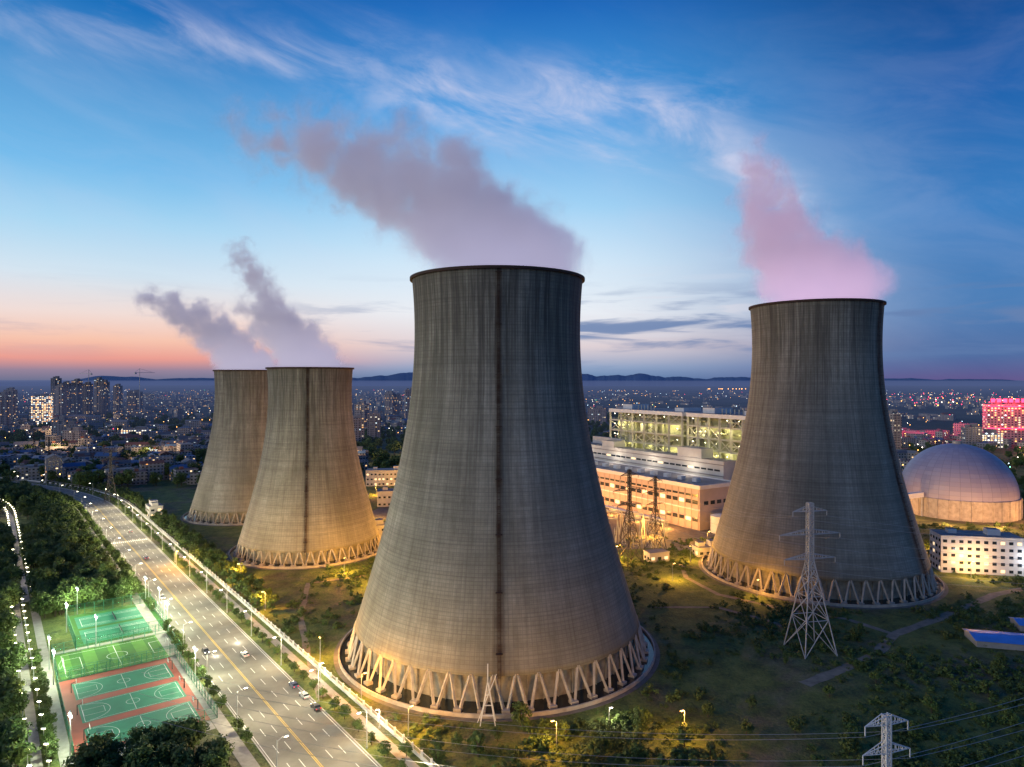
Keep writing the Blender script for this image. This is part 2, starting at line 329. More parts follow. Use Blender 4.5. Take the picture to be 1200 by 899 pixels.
# ================================================================= COOLING TOWERS
def cooling_tower(name,loc,Rb,hc,H,rt,zt,a,nV,ladder_az,seed):
    root=empty(name,loc)
    def rr(z): return rt*math.sqrt(1+((z-zt)/a)**2)
    nseg=144; nz=70
    me=bpy.data.meshes.new('shell'); vs=[];fs=[];uvs=[]
    for j in range(nz+1):
        z=hc+(H-hc)*j/nz; r=rr(z)
        for i in range(nseg): 
            t=ladder_az+math.pi+2*math.pi*i/nseg; vs.append((r*math.cos(t),r*math.sin(t),z))
    off=len(vs)
    for j in range(nz+1):
        z=hc+(H-hc)*j/nz; r=rr(z)-(0.9 if j<3 else 0.45)
        for i in range(nseg):
            t=ladder_az+math.pi+2*math.pi*i/nseg; vs.append((r*math.cos(t),r*math.sin(t),z))
    K=rt*1.25
    def uvp(i,j): return ((2*math.pi*i/nseg-math.pi)*K, (hc+(H-hc)*j/nz)*100.0/H)
    for j in range(nz):
        for i in range(nseg):
            i2=(i+1)%nseg
            fs.append((j*nseg+i,j*nseg+i2,(j+1)*nseg+i2,(j+1)*nseg+i)); uvs+= [uvp(i,j),uvp(i+1,j),uvp(i+1,j+1),uvp(i,j+1)]
            fs.append((off+j*nseg+i2,off+j*nseg+i,off+(j+1)*nseg+i,off+(j+1)*nseg+i2)); uvs+=[uvp(i+1,j),uvp(i,j),uvp(i,j+1),uvp(i+1,j+1)]
    for i in range(nseg):
        i2=(i+1)%nseg
        fs.append((nz*nseg+i,nz*nseg+i2,off+nz*nseg+i2,off+nz*nseg+i)); uvs+=[uvp(i,nz)]*4
        fs.append((i2,i,off+i,off+i2)); uvs+=[uvp(i,0)]*4
    me.from_pydata(vs,[],fs); me.materials.append(M_tow)
    ul=me.uv_layers.new(name='UVMap'); ul.data.foreach_set('uv',[q for p in uvs for q in p])
    me.polygons.foreach_set('use_smooth',[True]*len(fs)); me.update()
    o=bpy.data.objects.new('shell',me); sc.collection.objects.link(o); o.parent=root
    def ring(mb,r0,r1,z0,z1,mi,n=96):
        for i in range(n):
            a0,a1=2*math.pi*i/n,2*math.pi*(i+1)/n
            c0,s0,c1,s1=math.cos(a0),math.sin(a0),math.cos(a1),math.sin(a1)
            mb.face([(r1*c0,r1*s0,z0),(r1*c1,r1*s1,z0),(r1*c1,r1*s1,z1),(r1*c0,r1*s0,z1)],mi)
            mb.face([(r0*c1,r0*s1,z0),(r0*c0,r0*s0,z0),(r0*c0,r0*s0,z1),(r0*c1,r0*s1,z1)],mi)
            mb.face([(r0*c0,r0*s0,z1),(r1*c0,r1*s0,z1),(r1*c1,r1*s1,z1),(r0*c1,r0*s1,z1)],mi)
            mb.face([(r0*c1,r0*s1,z0),(r1*c1,r1*s1,z0),(r1*c0,r1*s0,z0),(r0*c0,r0*s0,z0)],mi)
    mb=MB(); rh=rr(H); ring(mb,rh-0.45+0.003,rh+0.8,H-0.8,H+0.15,0,144)
    mb.obj('rim',[M_rust],root)
    mb=MB(); rl=rr(hc)-0.45
    for k in range(nV):
        t=2*math.pi*(k+0.5)/nV; dt=math.pi/nV
        for sgn in(-1,1):
            tt=t+sgn*dt*0.92; tb=t+sgn*dt*0.16
            mb.beam((Rb*math.cos(tb),Rb*math.sin(tb),0.6),(rl*math.cos(tt),rl*math.sin(tt),hc+0.4),0.75*Rb/55,0)
        mb.box((Rb*math.cos(t),Rb*math.sin(t),0.3),(2.2,2.4,0.9),t,0)
    mb.obj('diagonal_columns',[M_conc],root)
    mb=MB(); rb=Rb+3.6
    ring(mb,rb-0.5,rb,0.0,1.3,0); ring(mb,rb+0.003,rb+1.6,0.0,0.12,2)
    for i in range(96):
        a0,a1=2*math.pi*i/96,2*math.pi*(i+1)/96
        mb.face([(0,0,0.35),((rb-.5)*math.cos(a0),(rb-.5)*math.sin(a0),0.35),((rb-.5)*math.cos(a1),(rb-.5)*math.sin(a1),0.35)],1)
    mb.obj('basin',[M_conc,M_water,M_concd],root)
    mb=MB(); rf=rl-3.5
    for i in range(120):
        a0,a1=2*math.pi*i/120,2*math.pi*(i+1)/120
        zt2=hc+0.5
        mb.face([(rf*math.cos(a0),rf*math.sin(a0),0.35),(rf*math.cos(a1),rf*math.sin(a1),0.35),(rf*math.cos(a1),rf*math.sin(a1),zt2),(rf*math.cos(a0),rf*math.sin(a0),zt2)],0)
        mb.face([(0,0,zt2),(rl*math.cos(a0),rl*math.sin(a0),zt2),(rl*math.cos(a1),rl*math.sin(a1),zt2)],0)
        if i%2==0: mb.beam(((rf+.3)*math.cos(a0),(rf+.3)*math.sin(a0),0.35),((rf+.3)*math.cos(a0),(rf+.3)*math.sin(a0),zt2),0.4,0)
    mb.obj('fill_pack',[M_fill],root)
    mb=MB(); ca,sa=math.cos(ladder_az),math.sin(ladder_az); tx,ty=-sa,ca
    def lp(z,off,side): r=rr(max(z,hc))+off; return (r*ca+tx*side,r*sa+ty*side,z)
    zs=[0.5]+[hc+(H-hc)*k/60 for k in range(61)]
    for k in range(len(zs)-1):
        for sd_ in(-0.45,0.45): mb.beam(lp(zs[k],0.5,sd_),lp(zs[k+1],0.5,sd_),0.14)
        for sd_ in(-0.45,0.45): mb.beam(lp(zs[k],1.3,sd_),lp(zs[k+1],1.3,sd_),0.08)
        mb.beam(lp(zs[k],0.5,-0.45),lp(zs[k],0.5,0.45),0.1); mb.beam(lp(zs[k],0.5,-0.45),lp(zs[k],1.3,-0.45),0.1); mb.beam(lp(zs[k],0.5,0.45),lp(zs[k],1.3,0.45),0.1); mb.beam(lp(zs[k],1.3,-0.45),lp(zs[k],1.3,0.45),0.1)
        if k%8==4: mb.beam(lp(zs[k],1.2,-1.1),lp(zs[k],1.2,1.1),1.2,0,0.15)
    mb.obj('ladder',[M_rust],root)
    return root
cam_az=lambda x,y: math.atan2(-y,-x)
cooling_tower('cooling_tower',T1,55.3,10,138,31.3,118,79,48,cam_az(-5.5,260)+0.01,1)
cooling_tower('cooling_tower',T2,53.5,10,138.5,31,118,81,48,cam_az(*T2[:2])+1.12,2)
cooling_tower('cooling_tower',T3,41.4,7.5,107,23.8,92,63,44,cam_az(*T3[:2])-0.07,3)
cooling_tower('cooling_tower',T4,41.4,7.5,107,23.8,92,63,44,cam_az(*T4[:2])+2.4,4)
mb=MB()
for sx in(-1,1):
    mb.beam((sx*2.2,0,0),(0,0,13),0.28); mb.beam((sx*2.2,3,0),(0,0,13),0.28)
for z in(3,6,9): 
    q=2.2*(1-z/13); mb.beam((-q,0,z),(q,0,z),0.2)
mb.beam((0,0,13),(0,0,18),0.3); mb.beam((-3,0,1),(2.5,0,15),0.2)
mb.obj('signal_mast',[M_white],loc=(-7,197,0))
# ================================================================= STEAM
def steam(name,blobs,col,emcol,dens,seed,z0,ds=1.0):
    bm=bmesh.new()
    for i,b in enumerate(blobs):
        rad=b[3]*1.25
        for u in range(10):
            for v in range(-3,4):
                a=u*math.pi/5; e=v*math.pi/6
                z=b[2]+rad*math.sin(e)
                bm.verts.new((b[0]+rad*math.cos(e)*math.cos(a),b[1]+rad*math.cos(e)*math.sin(a),max(z,z0)))
    bmesh.ops.convex_hull(bm,input=bm.verts)
    loose=[v for v in bm.verts if not v.link_faces]; bmesh.ops.delete(bm,geom=loose,context='VERTS')
    me=bpy.data.meshes.new(name); bm.to_mesh(me); bm.free()
    m=bpy.data.materials.new('steam_vapour'); m.use_nodes=True; nt=NT(m.node_tree)
    m.node_tree.nodes.remove(m.node_tree.nodes['Principled BSDF'])
    p=nt.node('ShaderNodeNewGeometry').outputs['Position']
    na=nt.noise(nt.vm('ADD',p,(seed,seed*2,0)),0.04*ds,3,0.6,0,1)
    hz=nt.mr(nt.sep(p)[2],z0,z0+26,2.0,38.0/ds**0.5)
    q=nt.vm('ADD',p,nt.vm('SCALE',nt.vm('SUBTRACT',na,(0.5,0.5,0.5)),hz))
    cur=None
    for (bx,by,bz,br,bd) in blobs:
        dd=nt.vm('DISTANCE',q,(bx,by,bz),out='v')
        v=nt.mr(dd,br*1.05,br*0.1,0,bd)
        cur=v if cur is None else nt.m('MAXIMUM',cur,v)
    fine=nt.noise(p,0.09*ds,5,0.64,0.4)
    f=nt.m('ADD',cur,nt.m('MULTIPLY',nt.m('SUBTRACT',fine,0.5),1.8))
    den=nt.m('MULTIPLY',nt.mr(f,0.12,0.72,0,1,True),nt.m('MULTIPLY',nt.mr(cur,0.0,0.42),dens))
    # added glow in place of multiple scattering, strongest just above the mouth
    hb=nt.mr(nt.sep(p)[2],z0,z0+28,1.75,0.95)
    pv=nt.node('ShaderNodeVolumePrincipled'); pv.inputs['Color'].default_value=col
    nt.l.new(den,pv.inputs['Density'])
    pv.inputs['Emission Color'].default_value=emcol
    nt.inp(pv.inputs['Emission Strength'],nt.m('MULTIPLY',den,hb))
    nt.l.new(pv.outputs[0],m.node_tree.nodes['Material Output'].inputs['Volume'])
    m.cycles.volume_step_rate=0.55
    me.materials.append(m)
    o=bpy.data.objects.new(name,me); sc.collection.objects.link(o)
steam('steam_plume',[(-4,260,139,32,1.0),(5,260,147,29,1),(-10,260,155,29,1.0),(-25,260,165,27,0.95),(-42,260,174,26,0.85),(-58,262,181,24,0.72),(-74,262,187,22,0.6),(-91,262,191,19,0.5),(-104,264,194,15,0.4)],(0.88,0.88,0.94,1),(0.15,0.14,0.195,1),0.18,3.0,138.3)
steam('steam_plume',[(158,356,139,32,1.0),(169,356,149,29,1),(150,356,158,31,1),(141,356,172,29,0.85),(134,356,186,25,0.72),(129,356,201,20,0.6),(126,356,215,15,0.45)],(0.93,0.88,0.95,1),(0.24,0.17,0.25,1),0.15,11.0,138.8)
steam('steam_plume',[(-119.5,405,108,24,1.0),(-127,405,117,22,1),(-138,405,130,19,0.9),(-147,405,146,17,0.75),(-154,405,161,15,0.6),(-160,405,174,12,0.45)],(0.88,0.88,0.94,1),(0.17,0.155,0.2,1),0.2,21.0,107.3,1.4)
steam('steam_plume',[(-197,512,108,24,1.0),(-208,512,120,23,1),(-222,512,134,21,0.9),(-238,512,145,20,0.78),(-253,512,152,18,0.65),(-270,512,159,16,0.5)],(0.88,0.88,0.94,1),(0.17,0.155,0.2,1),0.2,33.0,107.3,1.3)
# ================================================================= ROAD
def strip(mb,s0,s1,t0,t1,z,mi=0,step=30):
    s=s0
    while s<s1-1e-6:
        e=min(s+step,s1)
        mb.face([W(s,t0,z),W(s,t1,z),W(e,t1,z),W(e,t0,z)][::-1],mi); s=e
def wallstrip(mb,s0,s1,t0,t1,z0,z1,mi=0):
    s=s0
    while s<s1:
        e=min(s+30,s1) if s1>430 else s1
        mb.beam(W(s,(t0+t1)/2,(z0+z1)/2),W(e,(t0+t1)/2,(z0+z1)/2),abs(t1-t0),mi,z1-z0); s=e
mb=MB(); S0,S1=-170,1240
strip(mb,S0,S1,-12,10,0.02,0)
mb.obj('road',[M_asph])
mb=MB()
strip(mb,S0,S1,-0.32,-0.14,0.026,1); strip(mb,S0,S1,0.14,0.32,0.026,1)
strip(mb,S0,S1,-11.6,-11.4,0.026,0); strip(mb,S0,S1,9.4,9.6,0.026,0)
s=S0
while s<700:
    for t in(-7.6,-3.9,3.4,6.6): strip(mb,s,s+5,t-0.09,t+0.09,0.026,0)
    s+=11
for sx in (300,):
    for k in range(20): strip(mb,sx,sx+4.5,-11+k*1.05,-10.5+k*1.05,0.03,0)
mb.obj('road_markings',[M_white,M_yel])
mb=MB()
for (a,b_) in((-12.35,-12.0),(10.0,10.35)): wallstrip(mb,S0,S1,a,b_,0,0.14)
mb.obj('kerb',[M_kerb])
mb=MB()
strip(mb,S0,S1,-20,-17.2,0.10); strip(mb,S0,S1,12.6,16.4,0.10)
mb.obj('pavement',[M_pave])
mb=MB(); s=S0
wallstrip(mb,S0,700,-22.3,-22.0,0,1.0)
wallstrip(mb,S0,700,-22.22,-22.08,2.1,2.2)
while s<420:
    x,y,_=W(s,-22.15); mb.box((x,y,0),(0.5,0.5,2.5),RA)
    for k in range(1,8):
        mb.beam(W(s+k*0.6,-22.15,1.0),W(s+k*0.6,-22.15,2.1),0.06)
    s+=5
mb.obj('perimeter_wall',[M_white])
def lamp_mesh(h,arm,gm,double=False,nm='added_basin_lamp'):
    mb=MB(); mb.frust((0,0,0),(0,0,h),0.16,0.08,8,0); mb.frust((0,0,0),(0,0,0.5),0.3,0.25,8,0)
    for sg in ((1,-1) if double else (1,)):
        mb.beam((0,0,h-0.3),(sg*arm*0.6,0,h+0.35),0.1); mb.beam((sg*arm*0.6,0,h+0.35),(sg*arm,0,h+0.4),0.1)
        mb.box((sg*arm,0,h+0.34),(1.1,0.4,0.16),0,0)
        mb.box((sg*arm,0,h+0.2),(0.9,0.5,0.137),0,1,bottom=True)
    return mb.mesh(nm,[M_steel,gm])
LW=lamp_mesh(10,2.4,M_lampW); LO=lamp_mesh(8,1.2,M_lampO); LS=lamp_mesh(4,0.0,M_lampW,nm='path_lamp'); LFILL=lamp_mesh(5,0.6,M_lampW)
s=-40; k=0
while s<900:
    for t,rt_ in((-13.2,RA+math.pi/2),(11.2,RA-math.pi/2)):
        L=inst('added_basin_lamp',LW,W(s,t,0),rt_+math.atan(0.0024*max(0,s-430)))
        if s<440:
            plight('added_basin_light',(2.4,0,9.8),(1,0.84,0.52),9500 if s<260 else 11000,0.3,L)
    s+=34 if s<440 else 45
for (x,y,pw) in [(-68,242,15),(-29,191,15),(-107,296,18),(-47,213,15),(-135,340,26),(-66,330,30),(-60,405,36),(-50,372,30),(40,410,40),(89,432,40),(118,412,24),(-103,485,30),(-70,500,34),(-118,592,30),(57,375,26),(98,375,18),(246,400,22),(-180,366,22),(-155,460,24),(-68,440,36),(30,470,40),(-60,560,40),(232,345,16),(-86,350,36),(112,312,9),(80,340,20),(-20,440,40),(-30,490,36),(-85,620,40),(12,184,11),(48,190,9),(-20,340,24)]:
    L=inst('added_basin_lamp',LO,(x,y,0),R_.random()*6)
    plight('added_basin_light',(1.2,0,7.8),(1,0.45,0.06),pw*1000,0.3,L)
for (x,y) in((-38,196),(28,197),(-64,228)):  # lamps added to brighten the columns and basin front of the centre tower
    L=inst('added_basin_lamp',LFILL,(x,y,0),R_.random()*6); plight('added_basin_light',(.6,0,4.6),(1,0.85,0.6),2600,0.3,L)
# ================================================================= SPORTS GROUND
M_courtG=simple('court_green',(0.02,0.20,0.11),0.7,0,0.15); M_courtR=simple('court_red',(0.34,0.07,0.045),0.7,0,0.15)
M_turf1=simple('turf_light',(0.08,0.22,0.03),0.9,0,0.15); M_turf2=simple('turf_dark',(0.04,0.14,0.02),0.9,0,0.15)
mb=MB()
strip(mb,36,93,15,50,0.05,0)
for k in range(3):
    a=38.5+k*18; strip(mb,a,a+14,18.5,46.5,0.056,1)
mb.obj('basketball_court',[M_courtR,M_courtG])
mb=MB()
def rect_line(s0,s1,t0,t1,z,w=0.12):
    for (a,b_,c_,d_) in((s0,s1,t0,t0+w),(s0,s1,t1-w,t1),(s0,s0+w,t0+w,t1-w),(s1-w,s1,t0+w,t1-w)): strip(mb,a,b_,c_,d_,z)
def arc_line(cs,ct,r,a0,a1,z,w=0.14,n=20):
    for i in range(n):
        a,b_=a0+(a1-a0)*i/n,a0+(a1-a0)*(i+1)/n
        mb.face([W(cs+r*math.cos(a),ct+r*math.sin(a),z),W(cs+(r+w)*math.cos(a),ct+(r+w)*math.sin(a),z),W(cs+(r+w)*math.cos(b_),ct+(r+w)*math.sin(b_),z),W(cs+r*math.cos(b_),ct+r*math.sin(b_),z)])
for k in range(3):
    a=38.5+k*18; c_=a+7
    rect_line(a+.6,a+13.4,19.2,45.8,0.062,0.12); strip(mb,a+.8,a+13.2,32.4,32.52,0.063)
    arc_line(c_,32.5,1.8,0,2*math.pi,0.064,0.12)
    for t0,sg in((19.3,1),(45.7,-1)):
        arc_line(c_,t0+sg*1.2,5.8,0 if sg>0 else math.pi,math.pi if sg>0 else 2*math.pi,0.064,0.12)
        tA,tB=sorted((t0,t0+sg*5.6)); rect_line(c_-2.2,c_+2.2,tA,tB,0.066,0.1)
rect_line(96,118,14.6,47.4,0.062,0.16); strip(mb,96.2,117.8,30.9,31.06,0.063); arc_line(107,31,3.2,0,2*math.pi,0.064,0.16)
rect_line(101,113,14.8,20,0.066,0.16); rect_line(101,113,42,47.2,0.066,0.16)
for k in range(2):
    a=127+k*19; rect_line(a+2,a+13,14,38,0.062,0.16); strip(mb,a+2,a+13,25.9,26.1,0.064); strip(mb,a+3.5,a+3.7,14.2,37.8,0.066); strip(mb,a+11.3,a+11.5,14.2,37.8,0.066)
mb.obj('court_line_markings',[M_white])
mb=MB()
for k in range(9): strip(mb,94,120,13+k*4,17+k*4,0.05,k%2)
mb.obj('football_pitch',[M_turf1,M_turf2])
mb=MB(); strip(mb,124,165,11,42,0.05,0); strip(mb,126.5,143.5,12.5,39.5,0.056,1); strip(mb,146,162,12.5,39.5,0.056,1)
mb.obj('tennis_court',[M_turf2,M_courtG])
mb=MB(); strip(mb,30,35.8,16.5,50.5,0.04,0); strip(mb,30,200,50.6,53.5,0.045,0); strip(mb,120.5,123.4,12,50,0.048,0); strip(mb,-60,200,57,59.5,0.05,0)
mb.obj('footpath',[M_pave])
M_fence,ntf,bf=newmat('chainlink_green')
tcu=ntf.node('ShaderNodeTexCoord').outputs['Object']
bf.inputs['Base Color'].default_value=(0.03,0.22,0.10,1)
fx=ntf.noise(tcu,3,2,0.5); ntf.inp(bf.inputs['Alpha'],ntf.mr(fx,0.3,0.7,0.08,0.24))
M_fp=simple('fence_post_green',(0.04,0.2,0.12),0.6)
def fence(s0,s1,t0,t1,h=4):
    mb=MB(); C=[(s0,t0),(s1,t0),(s1,t1),(s0,t1)]
    for k in range(4):
        a,b_=C[k],C[(k+1)%4]; L=math.hypot(b_[0]-a[0],b_[1]-a[1]); n=int(L/3.5)
        for i in range(n+1):
            s_=a[0]+(b_[0]-a[0])*i/n; t_=a[1]+(b_[1]-a[1])*i/n
            mb.beam(W(s_,t_,0),W(s_,t_,h),0.14,0)
        for z in(0.2,h/2,h): mb.beam(W(a[0],a[1],z),W(b_[0],b_[1],z),0.09,0)
        mb.face([W(a[0],a[1],0.2),W(b_[0],b_[1],0.2),W(b_[0],b_[1],h),W(a[0],a[1],h)],1)
    mb.obj('court_fence',[M_fp,M_fence])
fence(36,93,14.6,50.4,3.5); fence(93.6,120.4,12.4,50,4); fence(123.6,165.4,10.9,42.4,4.5)
mb=MB()
mb.beam((0,0,0),(0,0,3),0.25); mb.beam((0,0,2.9),(1.3,0,3.3),0.15); mb.box((1.35,0,2.9),(0.06,1.8,1.1),0,1,bottom=True)
for i in range(12):
    a,b_=i*math.pi/6,(i+1)*math.pi/6; mb.beam((1.7+.25*math.cos(a),.25*math.sin(a),3.05),(1.7+.25*math.cos(b_),.25*math.sin(b_),3.05),0.04,2)
hoop=mb.mesh('basketball_hoop',[M_dsteel,M_white,M_courtR])
for k in range(3):
    inst('basketball_hoop',hoop,W(45.5+18*k,17.8,0.05),math.atan2(N[1],N[0])); inst('basketball_hoop',hoop,W(45.5+18*k,47.2,0.05),math.atan2(-N[1],-N[0]))
mb=MB()
for y_ in(-2.5,2.5): mb.beam((0,y_,0),(0,y_,2.2),0.12); mb.beam((0,y_,2.2),(-1.2,y_,0),0.08)
mb.beam((0,-2.5,2.2),(0,2.5,2.2),0.12); mb.beam((-1.2,-2.5,0),(-1.2,2.5,0),0.08)
goal=mb.mesh('football_goal',[M_white])
inst('football_goal',goal,W(107,14.6,0.06),math.atan2(N[1],N[0])); inst('football_goal',goal,W(107,47.4,0.06),math.atan2(-N[1],-N[0]))
mb=MB()
for k in range(2):
    a=127+k*19; mb.beam(W(a+1.5,26,0.55),W(a+13.5,26,0.55),0.06,0,0.95)
mb.obj('tennis_net',[M_dsteel])
mb=MB(); mb.frust((0,0,0),(0,0,11),0.2,0.1,8,0); mb.beam((-1.4,0,11),(1.4,0,11),0.12)
for x in(-1.1,0,1.1): mb.box((x,0,11.1),(0.8,0.3,0.6),0,0); mb.box((x,0,10.85),(0.85,0.55,0.24),0,1,bottom=True)
fl=mb.mesh('flood_light',[M_steel,M_lampC])
for (s,t) in [(38,51),(92,51.2),(66,13.9),(107,51.5),(122,11.6),(122,36),(145,10.3),(145,43.5),(166.5,12),(166.5,38)]:
    L=inst('flood_light',fl,W(s,t),RA)
    plight('flood_lamp',(0,0,10.4),(0.85,1,0.65),14000,0.5,L)
mb=MB(); strip(mb,200,520,53,56,0.03)
mb.obj('park_path',[M_pave])
s=-20; k=0
while s<520:
    for t in(52.2,56.8) if s>200 else (56.2,60.2):
        L=inst('path_lamp',LS,W(s,t),0)
    if k%5==0: plight('path_light',(0,0,5),(1,0.8,0.45),1800,0.3,L)
    k+=1; s+=10
# ================================================================= TREES
def mat_leaf(name,c0,c1):
    m,nt,b=newmat(name)
    at=nt.node('ShaderNodeAttribute'); at.attribute_name='rnd'
    oi=nt.node('ShaderNodeObjectInfo')
    c=nt.mix(at.outputs['Fac'],c0,c1)
    c=nt.mix(nt.mr(oi.outputs['Random'],0,1,0,0.5),c,(0.06,0.07,0.015,1))
    nt.inp(b.inputs['Base Color'],c); b.inputs['Roughness'].default_value=0.75
    return m
M_leaf=mat_leaf('foliage',(0.03,0.065,0.015,1),(0.11,0.19,0.035,1))
M_bark=simple('bark',(0.07,0.05,0.035),0.95)
def tree_mesh(seed,h=8,cr=3.2,nc=26,nl=34,leaf=0.5,base=0.35,trunk=True,nm='tree'):
    rg=random.Random(seed); mb=MB()
    if trunk:
        mb.frust((0,0,0),(0.1,0.05,h*0.45),0.26*h/8,0.16*h/8,7,1); mb.frust((0.1,0.05,h*0.45),(0,0.1,h*0.8),0.16*h/8,0.05,6,1)
    for i in range(nc):
        a=rg.random()*6.283; zz=rg.random(); rad=cr*math.sqrt(rg.random())*(0.55+0.6*math.sin(math.pi*min(1,zz*0.85+0.12)))*0.85
        c_=Vector((rad*math.cos(a),rad*math.sin(a),h*(base+(1-base)*zz*0.92)))
        if trunk and i<8: mb.frust((0.05,0.05,h*rg.uniform(0.3,0.6)),c_,0.09*h/8,0.03,5,1,False)
        cs=cr*rg.uniform(0.26,0.46); tone=rg.random()
        for _ in range(nl):
            o=Vector((rg.gauss(0,1),rg.gauss(0,1),rg.gauss(0,0.75))); o=o.normalized()*cs*rg.uniform(0.55,1.1)
            p=c_+o; nrm=(o.normalized()+Vector((rg.uniform(-.7,.7),rg.uniform(-.7,.7),rg.uniform(-.3,.9)))).normalized()
            t1=nrm.orthogonal().normalized(); t2=nrm.cross(t1); an=rg.random()*3; t1,t2=t1*math.cos(an)+t2*math.sin(an),t2*math.cos(an)-t1*math.sin(an)
            l=leaf*rg.uniform(0.6,1.3)
            mb.face([p-t1*l,p-t2*l*0.55,p+t1*l,p+t2*l*0.55],0,None,min(1,max(0,tone*0.6+rg.random()*0.4)))
    return mb.mesh(nm,[M_leaf,M_bark])
TR=[tree_mesh(i,8,3.0+0.3*i,24,32) for i in range(4)]
TB=[tree_mesh(10+i,11,4.6,30,34,0.62) for i in range(3)]
SH=[tree_mesh(30+i,1.8,1.5,8,26,0.26,0.1,False,'shrub') for i in range(4)]
def tree(x,y,sc_=1,kind=TR,nm='tree',parent=None): inst(nm,R_.choice(kind),(x,y,0),R_.random()*6.28,sc_*R_.uniform(0.85,1.15),parent)
s=-60
while s<620:
    x,y,_=W(s+R_.uniform(-1,1),11.9); 
    if s>150 or R_.random()<0.6: tree(x,y,0.62 if s>100 else 0.52,nm='street_tree')
    x,y,_=W(s+4+R_.uniform(-1,1),-15); tree(x,y,0.45,nm='street_tree')
    if s>110:
        for t in(-25,-29,-33):
            x,y,_=W(s+R_.uniform(-3,3),t+R_.uniform(-1.5,1.5)); 
            if R_.random()<0.85 and not inTower(x,y,2): tree(x,y,0.75,nm='street_tree')
        x,y,_=W(s+R_.uniform(-3,3),19+R_.uniform(-1.5,1.5))
        if s>170: tree(x,y,0.85,nm='street_tree')
    s+=8.5
wood=empty('woodland')
cnt=0
for _ in range(3600):
    s=R_.uniform(172,640); t=R_.uniform(22,330)
    if 50.5<t<58.5 : continue
    if t>150 and R_.random()<0.35: continue
    x,y,_=W(s,t)
    if mnoise.noise(Vector((x*0.012,y*0.012,2)))<-0.45: continue
    if x<-0.95*y: continue
    tree(x,y,R_.uniform(0.6,1.05),TB,'tree',wood); cnt+=1
    if cnt>1500: break
for _ in range(330):
    s=R_.uniform(-60,172); t=R_.uniform(62,110); x,y,_=W(s,t)
    tree(x,y,R_.uniform(0.5,0.9),TB,'tree',wood)
for _ in range(110):
    s=R_.uniform(-45,28); t=R_.uniform(22,54); x,y,_=W(s,t); tree(x,y,R_.uniform(0.45,0.8),TB,'tree',wood)
for _ in range(80):
    s=R_.uniform(168,200); t=R_.uniform(15,50); x,y,_=W(s,t); tree(x,y,0.7,TB,'tree',wood)
for _ in range(30):
    s=R_.uniform(36,120); x,y,_=W(s,55+R_.uniform(-.8,.8)); tree(x,y,0.45,TR,'tree')
for (x,y,k) in [(36.6,195,.8),(2.5,197,.7),(-9,181,.8),(-20,180,.75),(9,184,.65),(22,181,.6),(73,208,.55),(80,193,.5),(58,202,.5),(47,186,.7),(-4,189,.5),(100,215,.5),(120,225,.55),(96,240,.4),(132,262,.6),(137,268,.5),(66,192,.5),(-15,186,.5),(195,250,.6),(205,262,.6),(214,240,.5),(28,186,.5),(33,180,.6),(52,179,.6),(-28,181,.5),(15,190,.5),(90,182,.7),(112,190,.6),(126,205,.6),(150,215,.7),(144,198,.7),(165,232,.6),(172,240,.5)]:
    tree(x,y,k,TR,'tree')
shr=empty('shrub_mass')
n=0
while n<4200:
    y=R_.uniform(165,470); x=R_.uniform(-100,0.85*y)
    s,t=ST(x,y)
    if inTower(x,y,3) or t>-25: continue
    if mnoise.noise(Vector((x*0.02,y*0.02,5)))<R_.uniform(-0.45,0.5): continue
    if 40<x<170 and 430<y: continue
    k=R_.uniform(0.22,1.0)**2.0*1.8
    inst('shrub',R_.choice(SH),(x,y,0),R_.random()*6,(k,k,k*R_.uniform(0.5,1)),shr); n+=1
# ================================================================= TRACKS
def ribbon(name,pts,wd,z,mat):
    mb=MB(); P=[]
    for k in range(len(pts)-1):
        a,b_=pts[k],pts[k+1]
        for i in range(8): f=i/8; P.append((a[0]+(b_[0]-a[0])*f,a[1]+(b_[1]-a[1])*f))
    P.append(pts[-1]); L=[];
    for i,p in enumerate(P):
        q=P[min(i+1,len(P)-1)]; o=P[max(i-1,0)]; dx,dy=q[0]-o[0],q[1]-o[1]; l=math.hypot(dx,dy)
        wj=wd/2*(1+0.5*mnoise.noise(Vector((p[0]*.1,p[1]*.1,0))))
        L.append(((p[0]-dy/l*wj,p[1]+dx/l*wj,z),(p[0]+dy/l*wj,p[1]-dx/l*wj,z)))
    for i in range(len(L)-1): mb.face([L[i][1],L[i+1][1],L[i+1][0],L[i][0]])
    mb.obj(name,[mat])
ribbon('dirt_track',[(96,224),(113,235),(134,250),(150,268),(185,290),(225,318),(300,350)],4,0.03,M_dirt)
ribbon('dirt_track',[(60,300),(90,300),(105,285),(120,262)],2,0.034,M_dirt)
ribbon('dirt_track',[(-60,215),(-75,250),(-90,290),(-100,335),(-68,352),(-55,420),(-40,520)],2.5,0.03,M_dirt)
ribbon('dirt_track',[(150,268),(140,285),(120,296),(96,318),(88,345),(92,372)],2.5,0.036,M_dirt)
ribbon('site_road',[(-58,430),(0,425),(45,420),(100,404),(130,420),(150,440)],9,0.038,M_asph)
ribbon('site_road',[(215,400),(250,395),(330,420)],8,0.03,M_asph)
mb=MB(); mb.face([(-110,500,0.02),(60,400,0.02),(140,420,0.02),(300,520,0.02),(200,760,0.02),(-60,760,0.02)]); mb.obj('plant_yard',[M_concd])
